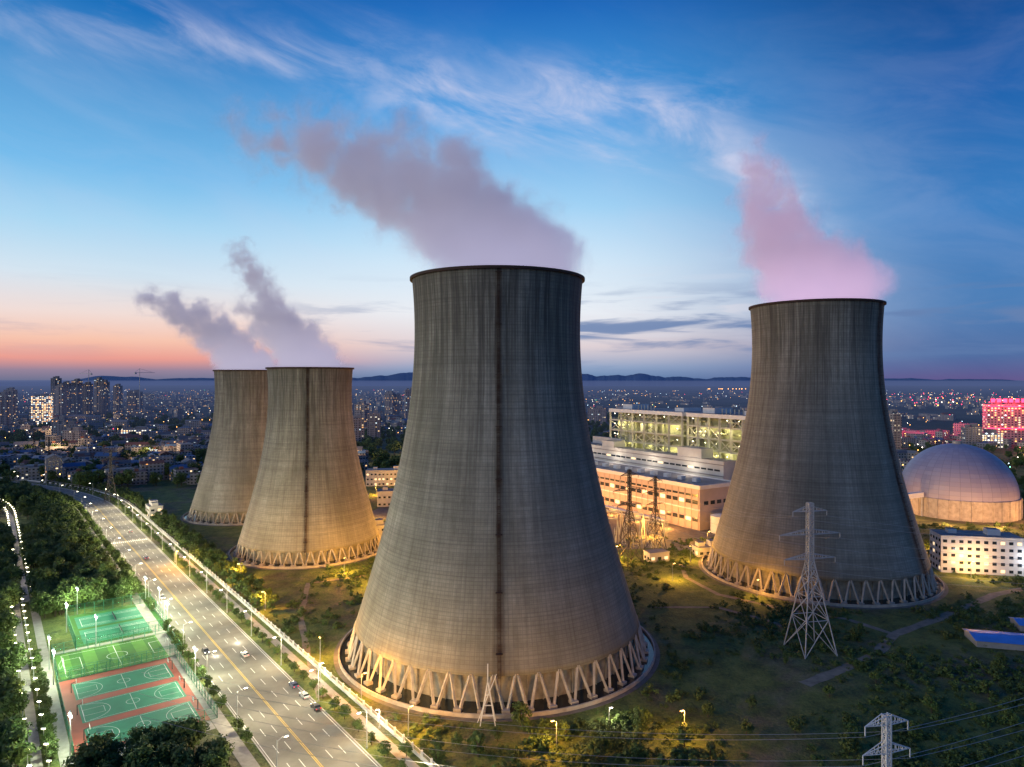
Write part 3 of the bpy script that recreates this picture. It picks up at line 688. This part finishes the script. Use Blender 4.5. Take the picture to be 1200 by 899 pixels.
# ================================================================= POWER PLANT
A=(0.527,-0.85); B=(0.85,0.527); F=(62,552); PA=math.atan2(A[1],A[0])
def PL(a,b,z=0): return (F[0]+a*A[0]+b*B[0],F[1]+a*A[1]+b*B[1],z)
M_hall=simple('hall_cladding',(0.50,0.40,0.34),0.6,0,0.1,0.15); M_glassL=emis('lit_windows',(1,0.72,0.4),1.3)
M_blue=simple('blue_roof_sheet',(0.05,0.22,0.66),0.5,0,0.15,0.2); M_glass=simple('dark_glass',(0.03,0.04,0.05),0.15)
mb=MB()
def pbox(mb,a0,a1,b0,b1,z0,z1,mi,top=None):
    x,y,_=PL((a0+a1)/2,(b0+b1)/2); mb.box((x,y,z0),(a1-a0,b1-b0,z1-z0),PA,mi,top=top)
pbox(mb,-90,118,0,36,0,29,0,1)
pbox(mb,-90.5,118.5,-0.6,0.0,27.2,29.8,2); pbox(mb,-90.5,118.5,36.0,36.5,27.2,29.8,2); pbox(mb,118.0,118.6,0.01,35.99,27.2,29.8,2)
pbox(mb,-90.2,118.2,-0.3,0.4,13,14,2)
for k in range(34):
    a=-88+k*6.05
    pbox(mb,a,a+4.6,-0.12,0.3,17,19.6,3 if k%3==1 else 4); pbox(mb,a,a+4.6,-0.12,0.3,22,23.4,4); pbox(mb,a,a+4.6,-0.12,0.3,5.5,8,4 if k%4 else 3)
    pbox(mb,a+5.1,a+5.5,-0.35,0.3,0,27,0)
for k in range(5): pbox(mb,118.0,118.2,4+k*6.3,8+k*6.3,16.5,19,4); 
for k in range(14): pbox(mb,-84+k*14,-80+k*14,14,18,29.01,31.6,2)
mb.obj('turbine_hall',[M_hall,M_roof,M_white,M_glassL,M_glass])
mb=MB(); pbox(mb,-90,105,38,52,0,42,0,1); pbox(mb,-60,-20,52,56,0,48,0,1)
pbox(mb,60,84,38.5,51,42.01,49,0,1); pbox(mb,-30,-14,38.5,51,42.01,47,0,1)
for k in range(30): 
    pbox(mb,-86+k*6.3,-81+k*6.3,37.8,38.2,34.5,35.8,2 if k%5==0 else 3)
pbox(mb,-90,105,37.4,38,31,31.6,1); pbox(mb,-90,105,37.6,38,39,39.5,1)
mb.obj('deaerator_bay',[simple('bay_cladding',(0.52,0.52,0.5),0.6,0,0.12,0.1),M_roof,M_glassL,M_glass])
M_boil=simple('boiler_cladding',(0.34,0.35,0.24),0.6,0,0.35,0.15); M_frame=simple('frame_steel_grey',(0.5,0.5,0.42),0.5)
M_strip=emis('work_light_strip',(1,0.93,0.62),12)
def boiler(a0,a1):
    mb=MB(); b0,b1=58,100; H=77; na=6; nb=4
    for i in range(na+1):
        for j in range(nb+1):
            a=a0+(a1-a0)*i/na; b_=b0+(b1-b0)*j/nb
            mb.beam(PL(a,b_,0),PL(a,b_,H-6),1.5 if j in(0,nb) or i in (0,na) else .9,1)
    for li,z in enumerate(range(10,68,9)):
        for j in (0,nb):
            b_=b0+(b1-b0)*j/nb; mb.beam(PL(a0,b_,z),PL(a1,b_,z),0.7,1,1.2)
            mb.beam(PL(a0,b_+(-.5 if j==0 else .5),z+1.8),PL(a1,b_+(-.5 if j==0 else .5),z+1.8),0.12,1)
        for i in (0,na):
            a=a0+(a1-a0)*i/na; mb.beam(PL(a,b0,z),PL(a,b1,z),0.7,1,1.2)
        pbox(mb,a0+1,a1-1,b0+2+li%2*2,b0+8,z-0.2,z+0.05,1)
        pbox(mb,a0+1,a0+7,b0+8.01,b1-1,z-0.2,z+0.05,1)
        for i in range(na):
            a=a0+(a1-a0)*(i+.5)/na
            if R_.random()<0.4: mb.octa(PL(a,b0+2,z+5.5),0.4,3)
            if R_.random()<0.4: mb.octa(PL(a0+2,b0+(b1-b0)*(i+.5)/na,z+5.5),0.4,3)
            if R_.random()<0.4:
                mb.beam(PL(a0+(a1-a0)*i/na,b0,z),PL(a0+(a1-a0)*(i+1)/na,b0,z+9),0.45,1); mb.beam(PL(a0+(a1-a0)*(i+1)/na,b0,z),PL(a0+(a1-a0)*i/na,b0,z+9),0.45,1)
            if R_.random()<0.5: pbox(mb,a-3,a+R_.uniform(0,4),b0+5,b0+7.8,z+0.06,z+R_.uniform(3,7.5),R_.choice((0,4,1)))
            if R_.random()<0.4: mb.frust(PL(a,b0+3.8,z+4),PL(a+10,b0+3.8,z+4),.8,.8,8,R_.choice((0,1)))
    pbox(mb,a0+9,a1-9,b0+9,b1-5,6,70,0)
    for k in range(6): mb.frust(PL(a0+6+k*11,b0+5,20),PL(a0+6+k*11,b0+5,66),1.1,1.1,10,0)
    pbox(mb,a0-1,a1+1,b0-1,b1+1,71,74,2,4); pbox(mb,a0-0.8,a0+0.4,b0+12,b1-12,30,70.9,2)
    pbox(mb,a0+8,a0+20,b0+8,b1-14,74.01,78,2,4); pbox(mb,a1-16,a1-6,b0+8,b1-14,74.01,77,2,4)
    for k in range(6): mb.frust(PL(a0+24+k*4,b0+12,74),PL(a0+24+k*4,b0+12,77.5),.5,.5,8,1)
    mb.obj('boiler_house',[M_boil,M_frame,M_white,M_strip,M_roof])
    for z in(24,42,60):
        for f in(0.12,0.45,0.8): plight('work_light',PL(a0+(a1-a0)*f,b0+2.5,z+2),(1,0.86,0.38),4600,1)
    for z in(30,54): plight('work_light',PL(a0+4,b0+22,z+2),(1,0.88,0.42),3600,1)
boiler(-42,46); boiler(52,116)
for k in range(7):
    a=-60+k*27; plight('facade_light',PL(a,-15,5),(1,0.40,0.09),17000,1.0)
for k in range(4): plight('roof_light',PL(-50+k*42,30,36),(1,0.82,0.62),3800,0.6)
# ancillary plant in front of the hall: pipe rack, tanks, transformers
mb=MB()
for k in range(20):
    a=-60+k*9
    for b_ in(-26,-22): mb.beam(PL(a,b_,0),PL(a,b_,7.5),0.4)
    mb.beam(PL(a,-26,7.3),PL(a,-22,7.3),0.35); mb.beam(PL(a,-26,5),PL(a,-22,5),0.3)
for b_,r_ in((-25.2,.45),(-24,.3),(-22.8,.5)): mb.frust(PL(-60,b_,8.1),PL(111,b_,8.1),r_,r_,8,1)
mb.frust(PL(-60,-24.4,5.6),PL(111,-24.4,5.6),.35,.35,8,1)
mb.obj('pipe_rack',[M_steel,M_white])
for (a,b_,r_,h_) in((128,8,6,11),(128,24,6,11),(132,40,4.5,14),(-20,-40,5,8),(0,-44,5,8)):
    mb=MB(); mb.frust((0,0,0),(0,0,h_),r_,r_,28,0); mb.frust((0,0,h_),(0,0,h_+1.4),r_+.15,.6,28,0)
    for k in range(14): 
        a0,a1=math.pi*k/7,math.pi*(k+1)/7; mb.beam((r_*math.cos(a0),r_*math.sin(a0),h_+1.1),(r_*math.cos(a1),r_*math.sin(a1),h_+1.1),.1,1)
    mb.beam((r_+.3,0,0),(r_+.3,0,h_+1),.3,1)
    mb.obj('storage_tank',[M_white,M_steel],loc=PL(a,b_))
for k in range(6):
    mb=MB(); mb.box((0,0,.4),(6,3.4,3.4),0,0,bottom=True)
    for x in range(7): mb.box((-2.7+x*.9,-2.1,.8),(.12,.8,2.6),0,0); mb.box((-2.7+x*.9,2.1,.8),(.12,.8,2.6),0,0)
    for x in(-1.6,0,1.6): mb.frust((x,0,3.8),(x,0,6),.28,.14,8,1)
    mb.frust((-2.6,0,5),(2.2,0,5),.5,.5,10,0)
    mb.obj('power_transformer',[M_steel,M_rust],loc=PL(-30+k*24,-9),rot=PA)
mb=MB(); mb.frust(PL(20,130,0),PL(20,130,76),5,3.2,20,0)
mb.obj('flue_duct',[M_conc])
M_dome,ntd,bd=newmat('dome_cladding')
uvd=ntd.node('ShaderNodeUVMap').outputs[0]
bk=ntd.node('ShaderNodeTexBrick'); ntd.inp(bk.inputs['Vector'],uvd); bk.inputs['Scale'].default_value=1; bk.offset=0
bk.inputs['Color1'].default_value=(0.33,0.30,0.38,1); bk.inputs['Color2'].default_value=(0.38,0.35,0.43,1); bk.inputs['Mortar'].default_value=(0.25,0.23,0.29,1)
bk.inputs['Brick Width'].default_value=1.0; bk.inputs['Row Height'].default_value=1.0; bk.inputs['Mortar Size'].default_value=0.025
ntd.inp(bd.inputs['Base Color'],bk.outputs[0]); bd.inputs['Roughness'].default_value=0.45
def dome(name,loc,Rd,hw):
    mb=MB(); nA,nE=72,18; hd=Rd*0.98
    def P(i,j): 
        a=2*math.pi*i/nA; e=math.pi/2*j/nE; return (Rd*math.cos(e)*math.cos(a),Rd*math.cos(e)*math.sin(a),hw+hd*math.sin(e))
    for i in range(nA):
        for j in range(nE):
            q=[P(i,j),P(i+1,j),P(i+1,j+1),P(i,j+1)] if j<nE-1 else [P(i,j),P(i+1,j),P(i,nE)]
            mb.face(q,0,[(i*.5,j),(i*.5+.5,j),(i*.5+.5,j+1),(i*.5,j+1)][:len(q)])
        a0,a1=2*math.pi*i/nA,2*math.pi*(i+1)/nA; r2=Rd+0.8
        mb.face([(r2*math.cos(a0),r2*math.sin(a0),0),(r2*math.cos(a1),r2*math.sin(a1),0),(r2*math.cos(a1),r2*math.sin(a1),hw),(r2*math.cos(a0),r2*math.sin(a0),hw)],1)
        mb.face([(r2*math.cos(a0),r2*math.sin(a0),hw),(r2*math.cos(a1),r2*math.sin(a1),hw),(Rd*math.cos(a1),Rd*math.sin(a1),hw),(Rd*math.cos(a0),Rd*math.sin(a0),hw)],1)
    mb.frust((0,0,hw+hd-1),(0,0,hw+hd+2),3.5,3,16,1)
    for i in range(0,nA,2):
        a0=2*math.pi*i/nA; mb.beam(((Rd+1)*math.cos(a0),(Rd+1)*math.sin(a0),0),((Rd+1)*math.cos(a0),(Rd+1)*math.sin(a0),hw),0.8,1)
    o=mb.obj(name,[M_dome,M_conc],loc=loc)
    for p in o.data.polygons:
        if p.material_index==0: p.use_smooth=True
dome('coal_storage_dome',(337,517,0),38.5,14)
for (x,y) in((297,466),(328,458),(362,468),(282,495)): plight('dome_light',(x,y,6),(1,0.46,0.16),24000,0.8)
plight('dome_light',(312,440,16),(1,0.55,0.3),20000,1)
mb=MB(); mb.beam((205,470,12),(300,500,16),4,0,3.5)
for k in range(7): 
    f=k/6; mb.beam((205+95*f,470+30*f,0),(205+95*f,470+30*f,11+4*f),0.8,1)
mb.obj('conveyor_gallery',[M_white,M_steel])
def office(name,loc,w_,d_,fl,rot,wall,wins,fh=3.6,lit=0.3):
    e=empty(name,loc); e.rotation_euler[2]=rot
    mb=MB(); H=fl*fh+0.8; mb.box((0,0,0),(w_,d_,H),0,0,top=1); mb.box((0,0,H+0.003),(w_+0.5,d_+0.5,0.5),0,0,top=1,bottom=True)
    if w_>12: mb.box((w_*0.2,0,H+.51),(6,5,3),0,0,top=1); mb.box((-w_*0.3,0.5,H+.51),(4,4,2.2),0,0,top=1)
    mb.obj('walls',[wall,M_roof],e)
    mb=MB()
    n=max(3,int(w_/3.6)); m2=max(2,int(d_/3.6))
    for f in range(fl):
        z=f*fh+1.2
        for i in range(n):
            x=-w_/2+(i+.5)*w_/n
            for sy in(-1,1):
                g_=1 if R_.random()<lit else 0
                mb.box((x,sy*(d_/2+0.02),z),(w_/n*0.5,0.1,1.5),0,g_,bottom=True); mb.box((x,sy*(d_/2+0.09),z-0.16),(w_/n*0.56,0.22,0.14),0,2,bottom=True)
        for i in range(m2):
            y=-d_/2+(i+.5)*d_/m2
            for sx in(-1,1):
                g_=1 if R_.random()<lit else 0
                mb.box((sx*(w_/2+0.02),y,z),(0.1,d_/m2*0.5,1.5),0,g_,bottom=True)
    mb.obj('windows',[M_glass,M_glassL,M_white],e)
    return e
M_cream=simple('cream_render',(0.60,0.58,0.54),0.8,0,0.08)
office('office_building',(243,358,0),38,15,5,math.radians(-12),M_white,0,3.6,.12)
office('office_building',(281,366,0),18,14,3,math.radians(-12),M_cream,0,3.6,.12)
office('office_building',(330,392,0),34,14,3,math.radians(-12),M_white,0)
office('site_hut',(80,378,0),12,7,1,0.3,M_cream,0,4)
office('site_hut',(-88,432,0),16,9,2,0.3,M_cream,0,3.6)
office('pump_house',(-92,545,0),30,14,2,0.15,M_cream,0,5.5); office('pump_house',(-66,590,0),26,16,3,0.15,M_white,0,5)
office('pump_house',(-118,650,0),40,16,3,0.1,M_cream,0,4.5); office('workshop',(-70,690,0),46,20,3,0.1,M_white,0,5,0.4); office('workshop',(-128,560,0),18,11,1,0.5,M_cream,0,5)
office('workshop',(10,480,0),24,12,2,PA,M_cream,0,4.5,0.4); office('workshop',(112,390,0),16,8,1,0.2,M_cream,0,4,.5); office('workshop',(-78,508,0),22,10,1,0.2,M_cream,0,5,.4)
office('gatehouse',(-262,500,0),14,9,2,RA,M_cream,0,3.6,0.5)
plight('yard_light',(232,340,9),(0.9,0.92,1),3500,0.4); plight('yard_light',(262,342,9),(0.9,0.92,1),3500,0.4)
mb=MB(); 
for (x,y,w_,d_) in((188,258,26,12),(210,274,14,9)):
    mb.box((x,y,0),(w_,d_,2.4),-0.25,1)
    ca,sa=math.cos(-0.25),math.sin(-0.25)
    def q(lx,ly,z): return (x+lx*ca-ly*sa,y+lx*sa+ly*ca,z)
    hx,hy=w_/2+.6,d_/2+.6
    mb.face([q(-hx,-hy,2.42),q(hx,-hy,2.42),q(hx,0,3.6),q(-hx,0,3.6)],0); mb.face([q(-hx,0,3.6),q(hx,0,3.6),q(hx,hy,2.42),q(-hx,hy,2.42)],0)
    for sx in(-1,1): mb.face([q(sx*hx,-hy,2.42),q(sx*hx,hy,2.42),q(sx*hx,0,3.6)],1)
mb.obj('shed',[M_blue,simple('shed_wall_grey',(0.3,0.3,0.3),0.8)])
# ================================================================= PYLONS
def pylon_mesh(H,wb,arms,wt=1.4,bw=0.16,mat=None):
    mb=MB(); zw=H*0.62
    def hw(z): return wb/2+(wt/2-wb/2)*min(1,z/zw)
    lv=[0]; z=0
    while z<H-0.5:
        z+=max(2.0,hw(z)*2*0.95); lv.append(min(z,H))
    C=((-1,-1),(1,-1),(1,1),(-1,1))
    for k in range(len(lv)-1):
        a,b_=lv[k],lv[k+1]; ha,hb=hw(a),hw(b_)
        for i in range(4):
            c0,c1=C[i],C[(i+1)%4]
            mb.beam((c0[0]*ha,c0[1]*ha,a),(c0[0]*hb,c0[1]*hb,b_),bw*1.5)
            mb.beam((c0[0]*ha,c0[1]*ha,a),(c1[0]*hb,c1[1]*hb,b_),bw); mb.beam((c1[0]*ha,c1[1]*ha,a),(c0[0]*hb,c0[1]*hb,b_),bw)
            mb.beam((c0[0]*hb,c0[1]*hb,b_),(c1[0]*hb,c1[1]*hb,b_),bw)
    for (za,L) in arms:
        for sg in(-1,1):
            tip=(sg*L,0,za)
            for y_ in(-wt/2,wt/2): mb.beam((sg*wt/2,y_,za),tip,bw); mb.beam((sg*wt/2,y_,za+1.8),tip,bw)
            for f in(.2,.4,.6,.8):
                xx=sg*(wt/2+(L-wt/2)*f); yy=wt/2*(1-f)
                mb.beam((xx,yy,za),(xx,yy,za+1.8*(1-f)),bw*.8); mb.beam((xx,-yy,za),(xx,-yy,za+1.8*(1-f)),bw*.8); mb.beam((xx,-yy,za),(xx,yy,za),bw*.8)
            mb.frust(tip,(tip[0],0,za-1.8),0.13,0.13,6)
    return mb.mesh('transmission_pylon',[mat or M_steel])
M_pyl=simple('pylon_zinc',(0.48,0.49,0.49),0.5,0.1)
pyA=pylon_mesh(54.5,13,[(51.5,7),(43,12.5),(34,10.5)],1.8,0.2,M_pyl)
pyB=pylon_mesh(35,7.5,[(33,5),(27.5,5.5),(22,6)],1.1,0.14,M_white)
pyC=pylon_mesh(51,11,[(48,6),(40,11),(32,8)],1.4,0.2,M_dsteel)
pyD=pylon_mesh(42,9,[(40,5),(34,8),(28,6)],1.4,0.25,M_dsteel)
inst('transmission_pylon',pyA,(110,252,0),0.2)
inst('transmission_pylon',pyB,(73,133,0),0.25)
inst('transmission_pylon',pyC,(64,372,0),0.5); inst('transmission_pylon',pyC,(84,400,0),0.5,0.85)
for (x,y) in((-331,563),(-468,690),(-560,800),(-95,620)): inst('transmission_pylon',pyD,(x,y,0),0.6)
mb=MB()
def wire(p,q,sag,w=0.09,n=22):
    pr=None
    for i in range(n+1):
        f=i/n; pt=(p[0]+(q[0]-p[0])*f,p[1]+(q[1]-p[1])*f,p[2]+(q[2]-p[2])*f-sag*4*f*(1-f))
        if pr: mb.beam(pr,pt,w)
        pr=pt
for (z,L) in((31,5),(25.5,5.5),(20,6)):
    for sg in(-1,1):
        c_,s_=math.cos(.25),math.sin(.25); p=(73+sg*L*c_,133+sg*L*s_,z)
        wire(p,(240+sg*L,205,z+8),5,0.07); wire(p,(-90+sg*L,175,z-6),6,0.05)
for (z,L) in((49.5,7),(41,12.5),(32,10.5)):
    for sg in(-1,1):
        p=(110+sg*L*.98,252+sg*L*.2,z); wire(p,(64+sg*6,372,z-4),6,0.08); wire(p,(330+sg*L,262,z-8),7,0.08)
mb.obj('power_lines',[M_wire])
mb=MB()
for k in range(10):
    x,y=(40+k*13,455-k*6) if k<5 else (34+(k-5)*13,430-(k-5)*5)
    for sx in(-5,5): mb.beam((x+sx-1,y,0),(x+sx,y,15),0.35); mb.beam((x+sx+1,y,0),(x+sx,y,15),0.35)
    mb.beam((x-5,y,14.6),(x+5,y,14.6),0.8); 
    for sx in(-3,0,3): mb.frust((x+sx,y-4,0),(x+sx,y-4,5),0.3,0.2,6)
mb.obj('switchyard_gantry',[M_steel])
# ================================================================= CITY
M_city=mat_windows('city_facade',(0.46,0.43,0.40,1),(0.22,0.23,0.26,1),0.075,1.8)
M_cityroof,ntc,bc=newmat('city_roofs')
atr=ntc.node('ShaderNodeAttribute'); atr.attribute_name='rnd'
ntc.inp(bc.inputs['Base Color'],ntc.ramp(atr.outputs['Fac'],[(0,(0.12,0.12,0.13,1)),(0.4,(0.24,0.23,0.22,1)),(0.6,(0.18,0.08,0.06,1)),(0.8,(0.07,0.14,0.26,1)),(0.95,(0.35,0.35,0.35,1))],'CONSTANT')); bc.inputs['Roughness'].default_value=0.9
def nonroad(x,y,pad=28):
    s,t=ST(x,y); return abs(t+2)>pad or s>1250
def plantzone(x,y):
    dx,dy=x-F[0],y-F[1]; a=dx*A[0]+dy*A[1]; b_=dx*B[0]+dy*B[1]
    return (-120<a<220 and -40<b_<180) or (-150<x<-30 and 500<y<720)
def cityblock(name,n,y0,y1,fx0,fx1,hmin,hmax,wmin,wmax,power=1.0,gable=0.3):
    mb=MB(); k=0; tries=0
    while k<n and tries<n*8:
        tries+=1
        y=y0+(y1-y0)*R_.random()**power; x=y*R_.uniform(fx0,fx1)
        if not nonroad(x,y) or inTower(x,y,15) or plantzone(x,y): continue
        s,t=ST(x,y)
        if s<640 and 20<t<340: continue
        if 270<x<520 and 440<y<640: continue
        if mnoise.noise(Vector((x*0.003,y*0.003,9)))<-0.12: continue
        h=R_.uniform(hmin,hmax)*(1 if R_.random()<0.9 else 1.6); a=R_.choice((RA,RA+math.pi/2,0.1))+R_.uniform(-.06,.06)
        w1,d1=R_.uniform(wmin,wmax),R_.uniform(9,15); rn=R_.random()
        mb.box((x,y,0),(w1,d1,h),a,0,rn,top=1)
        ca,sa=math.cos(a),math.sin(a)
        def q(lx,ly,z): return (x+lx*ca-ly*sa,y+lx*sa+ly*ca,z)
        hx,hy=w1/2+.4,d1/2+.4
        if R_.random()<gable:
            r_=h+d1*.28
            mb.face([q(-hx,-hy,h+.02),q(hx,-hy,h+.02),q(hx,0,r_),q(-hx,0,r_)],1,None,rn); mb.face([q(-hx,0,r_),q(hx,0,r_),q(hx,hy,h+.02),q(-hx,hy,h+.02)],1,None,rn)
            for sx in(-1,1): mb.face([q(sx*hx,-hy,h+.02),q(sx*hx,hy,h+.02),q(sx*hx,0,r_)],1,None,rn)
        else:
            mb.box(q(w1*.2,0,h+.01),(3.5,3,2.4),a,1,rn)
        k+=1
    mb.obj(name,[M_city,M_cityroof])
cityblock('distant_city',850,650,1500,-0.95,-0.05,6,15,10,28,1.1)
cityblock('distant_city',1500,1400,5200,-0.95,0.05,8,20,14,40,1.3,0.1)
cityblock('distant_city',160,1100,5000,0.1,0.5,5,11,14,45,1.2)
cityblock('distant_city',520,620,3600,0.5,1.0,6,16,14,45,1.3)
M_apt=mat_windows('apartment_facade',(0.38,0.32,0.29,1),(0.26,0.26,0.29,1),0.12,1.3,4.0,3.2)
M_brightf=mat_windows('bright_facade',(0.7,0.7,0.7,1),(0.6,0.65,0.7,1),0.75,3.5,4.0,3.2)
def apt(x,y,w1,d1,h,mat=M_apt,nm='apartment_tower',rot=0.2):
    mb=MB(); rn=R_.random()
    mb.box((0,0,0),(w1,d1,h),0,0,rn,top=1); mb.box((w1*.15,0,h+.01),(w1*.35,d1*.5,5),0,1,rn); mb.box((-w1*.25,0,h+.01),(w1*.2,d1*.4,3.5),0,1,rn)
    mb.box((0,-d1/2-.8,0),(w1*.3,1.6,h-3),0,0,rn,top=1); mb.box((w1/2+.7,0,0),(1.4,d1*.4,h-3),0,0,rn,top=1)
    mb.obj(nm,[mat,M_roof],loc=(x,y,0),rot=rot)
for (x,y,h,w1) in [(-1135,1700,104,18),(-1077,1650,92,17),(-1096,1720,98,19),(-1087,1750,90,18),(-1089,1800,102,18),(-1062,1780,95,18),(-1068,1850,84,17),(-1056,1600,86,20),(-1050,1900,67,36),(-1102,1500,78,20),(-970,1300,72,22),(-275,1250,56,22),(-313,1750,67,22),(-295,1760,60,20),(-223,1500,78,24),(-223,1100,46,20),(-228,1000,44,20),(-1450,2300,71,50),(-1398,2600,45,60),(502,900,56,14),(673,1000,31,22),(187,1500,38,40),(-760,1150,34,22),(-700,1080,30,26),(-640,1000,26,30)]:
    apt(x,y,w1,15,h,rot=R_.uniform(-.4,.4))
apt(-964,1400,34,16,66,M_brightf,'hotel_building'); apt(-632,1150,45,16,16,M_brightf,'shop_building')
mb=MB(); mb.beam((0,0,0),(0,0,118),1.0); mb.beam((-14,0,116),(45,0,116),.9); mb.beam((0,0,118),(0,0,126),.9); mb.beam((0,0,126),(38,0,117),.4); mb.beam((0,0,126),(-13,0,117),.4); mb.box((-12,0,112),(5,3,4),0,0)
cr=mb.mesh('tower_crane',[M_steel])
for (x,y,r_,k) in((-1085,1750,2.6,1.0),(-960,1760,1.2,1.02)): inst('tower_crane',cr,(x,y,0),r_,k)
hx,hy=770,1060
apt(hx,hy,62,20,62,mat_windows('pink_facade',(0.4,0.32,0.32,1),(0.4,0.32,0.32,1),0.35,2.5,4.5,3.6),'hotel_building',-0.3)
mb=MB()
for k in range(7): mb.box((-24+k*8,0,0),(5,1,5.5),0,0,bottom=True); mb.box((-24+k*8,0,-2.5),(0.5,0.5,2.5),0,1)
mb.beam((-31,0,-6),(31,0,-6),1.2); mb.beam((-31,0,-40),(31,0,-40),1.2); mb.obj('red_neon_sign',[M_red,M_dsteel],loc=(hx-3.5,hy-11.8,65),rot=-0.3)
plight('neon_light',(hx-14,hy-30,72),(1,0.08,0.10),110000,4)
plight('neon_light',(hx-50,hy+70,70),(1,0.06,0.15),600000,4)
apt(860,1180,60,20,60,M_apt,'apartment_tower',-0.3); apt(700,1010,40,18,22,M_brightf,'shop_building',-.2)
LM=[emis('far_lamp_orange',(1,0.45,0.1),9),emis('far_lamp_white',(1,0.9,0.7),9),emis('far_lamp_cool',(0.65,0.85,1),9),emis('far_lamp_red',(1,0.05,0.12),9),emis('far_lamp_green',(0.2,1,0.5),6)]
mb=MB()
for _ in range(3200):
    y=640+5500*R_.random()**1.6; x=y*R_.uniform(-.95,.95)
    if not nonroad(x,y,12) or inTower(x,y): continue
    s,t=ST(x,y)
    if s<640 and 20<t<340: continue
    q=mnoise.noise(Vector((x*0.0016,y*0.0016,4)))
    if q<R_.uniform(-.25,.4): continue
    u=R_.random(); mi=0 if u<.6 else 1 if u<.82 else 2 if u<.92 else 3 if u<.97 else 4
    mb.octa((x,y,R_.uniform(6,16)),R_.uniform(.3,.65)+y/5200.,mi)
for i in range(190):
    y=R_.uniform(2200,4400); x=y*R_.uniform(.54,.95); mb.octa((x,y,14),R_.uniform(.8,2.6),R_.choice((0,3,3,1)))
for i in range(16):
    y=5200; x=y*(0.285+R_.random()*.09); mb.octa((x,y,30),3.6,0)
mb.obj('distant_street_lights',LM)
ct=empty('city_tree_mass')
for _ in range(2400):
    y=R_.uniform(620,1800); x=y*R_.uniform(-.9,.3)
    if not nonroad(x,y,16) or inTower(x,y) or plantzone(x,y): continue
    tree(x,y,R_.uniform(.8,1.4),TB,'tree',ct)
for _ in range(420):
    y=R_.uniform(430,1000); x=y*R_.uniform(.5,.95)
    if inTower(x,y) or plantzone(x,y) or math.hypot(x-337,y-517)<50 or (250<x<350 and y<480): continue
    tree(x,y,R_.uniform(.6,1),TB,'tree',ct)
for (x,y) in ((-600,900),(-450,850),(-800,1200),(-350,1000),(-200,800),(-520,1300),(-120,900),(700,900),(520,800),(-900,1500)):
    plight('city_glow_lamp',(x,y,22),(1,0.62,0.3),70000,2)
# ================================================================= VEHICLES
def car_mesh(col,bus=False):
    mb=MB(); L,Wd=(10.5,2.5) if bus else (4.5,1.8)
    prof=[(-L/2,.35),(-L/2,2.9),(L/2-.3,2.9),(L/2,1.5),(L/2,.35)] if bus else [(-2.25,.35),(-2.25,.85),(-1.8,.98),(-1.35,1.42),(.35,1.45),(1.05,.98),(2.1,.82),(2.25,.6),(2.25,.35)]
    n=len(prof)
    def y_(z): return Wd/2*(0.84 if (z>1.1 and not bus) else 1)
    for sg in(-1,1):
        mb.face([(x,sg*y_(z),z) for x,z in (prof if sg<0 else prof[::-1])],0)
    for k in range(n):
        a,b_=prof[k],prof[(k+1)%n]
        mb.face([(a[0],-y_(a[1]),a[1]),(a[0],y_(a[1]),a[1]),(b_[0],y_(b_[1]),b_[1]),(b_[0],-y_(b_[1]),b_[1])],1 if (not bus and k in(2,4)) else 0)
    for sg in(-1,1):
        if bus: mb.box((0,sg*1.26,1.5),(9,.03,.9),0,1,bottom=True)
        else: mb.box((-.4,sg*.8,1.02),(1.7,.06,.32),0,1,bottom=True)
        for x in(-L*.31,L*.31): mb.frust((x,sg*(Wd/2-.22),.34),(x,sg*(Wd/2+.02),.34),.34,.34,12,2)
        mb.box((L/2+.01,sg*Wd*.36,.62),(.06,.36,.2),0,3,bottom=True); mb.box((-L/2-.01,sg*Wd*.36,.68),(.06,.3,.2),0,4,bottom=True)
    return mb.mesh('car',[simple('car_paint',col,.3),M_glass,M_dsteel,M_head,M_tail])
CM=[car_mesh((.5,.5,.5)),car_mesh((.05,.05,.06)),car_mesh((.3,.3,.32)),car_mesh((.1,.12,.2))]
for k,(s,t) in enumerate([(78,-5.5),(90,5),(168,5),(250,-2),(330,-6)]):
    inst('car',CM[k%4],W(s,t,.03),RA if t<0 else RA+math.pi)
for k in range(3): inst('car',CM[(k*3+1)%4],W(24+k*9.4,-10.7,.03),RA)
for k in range(7): inst('car',CM[(k*3)%4],(170+k*5,440+k*1.5,.03),1.3)
for (s,t) in((84,3),(92,-7),(160,6)): plight('headlight',W(s,t,1.2),(1,.9,.7),600,.3)
# ================================================================= CAMERA
cd=bpy.data.cameras.new('camera'); cd.lens=24; cd.sensor_width=36; cd.clip_end=60000; cd.clip_start=1; cd.shift_y=-0.00375
co=bpy.data.objects.new('camera',cd); co.location=(0,0,100); co.rotation_euler=(math.radians(90),0,0); sc.collection.objects.link(co); sc.camera=co
print('objects',len(bpy.data.objects))
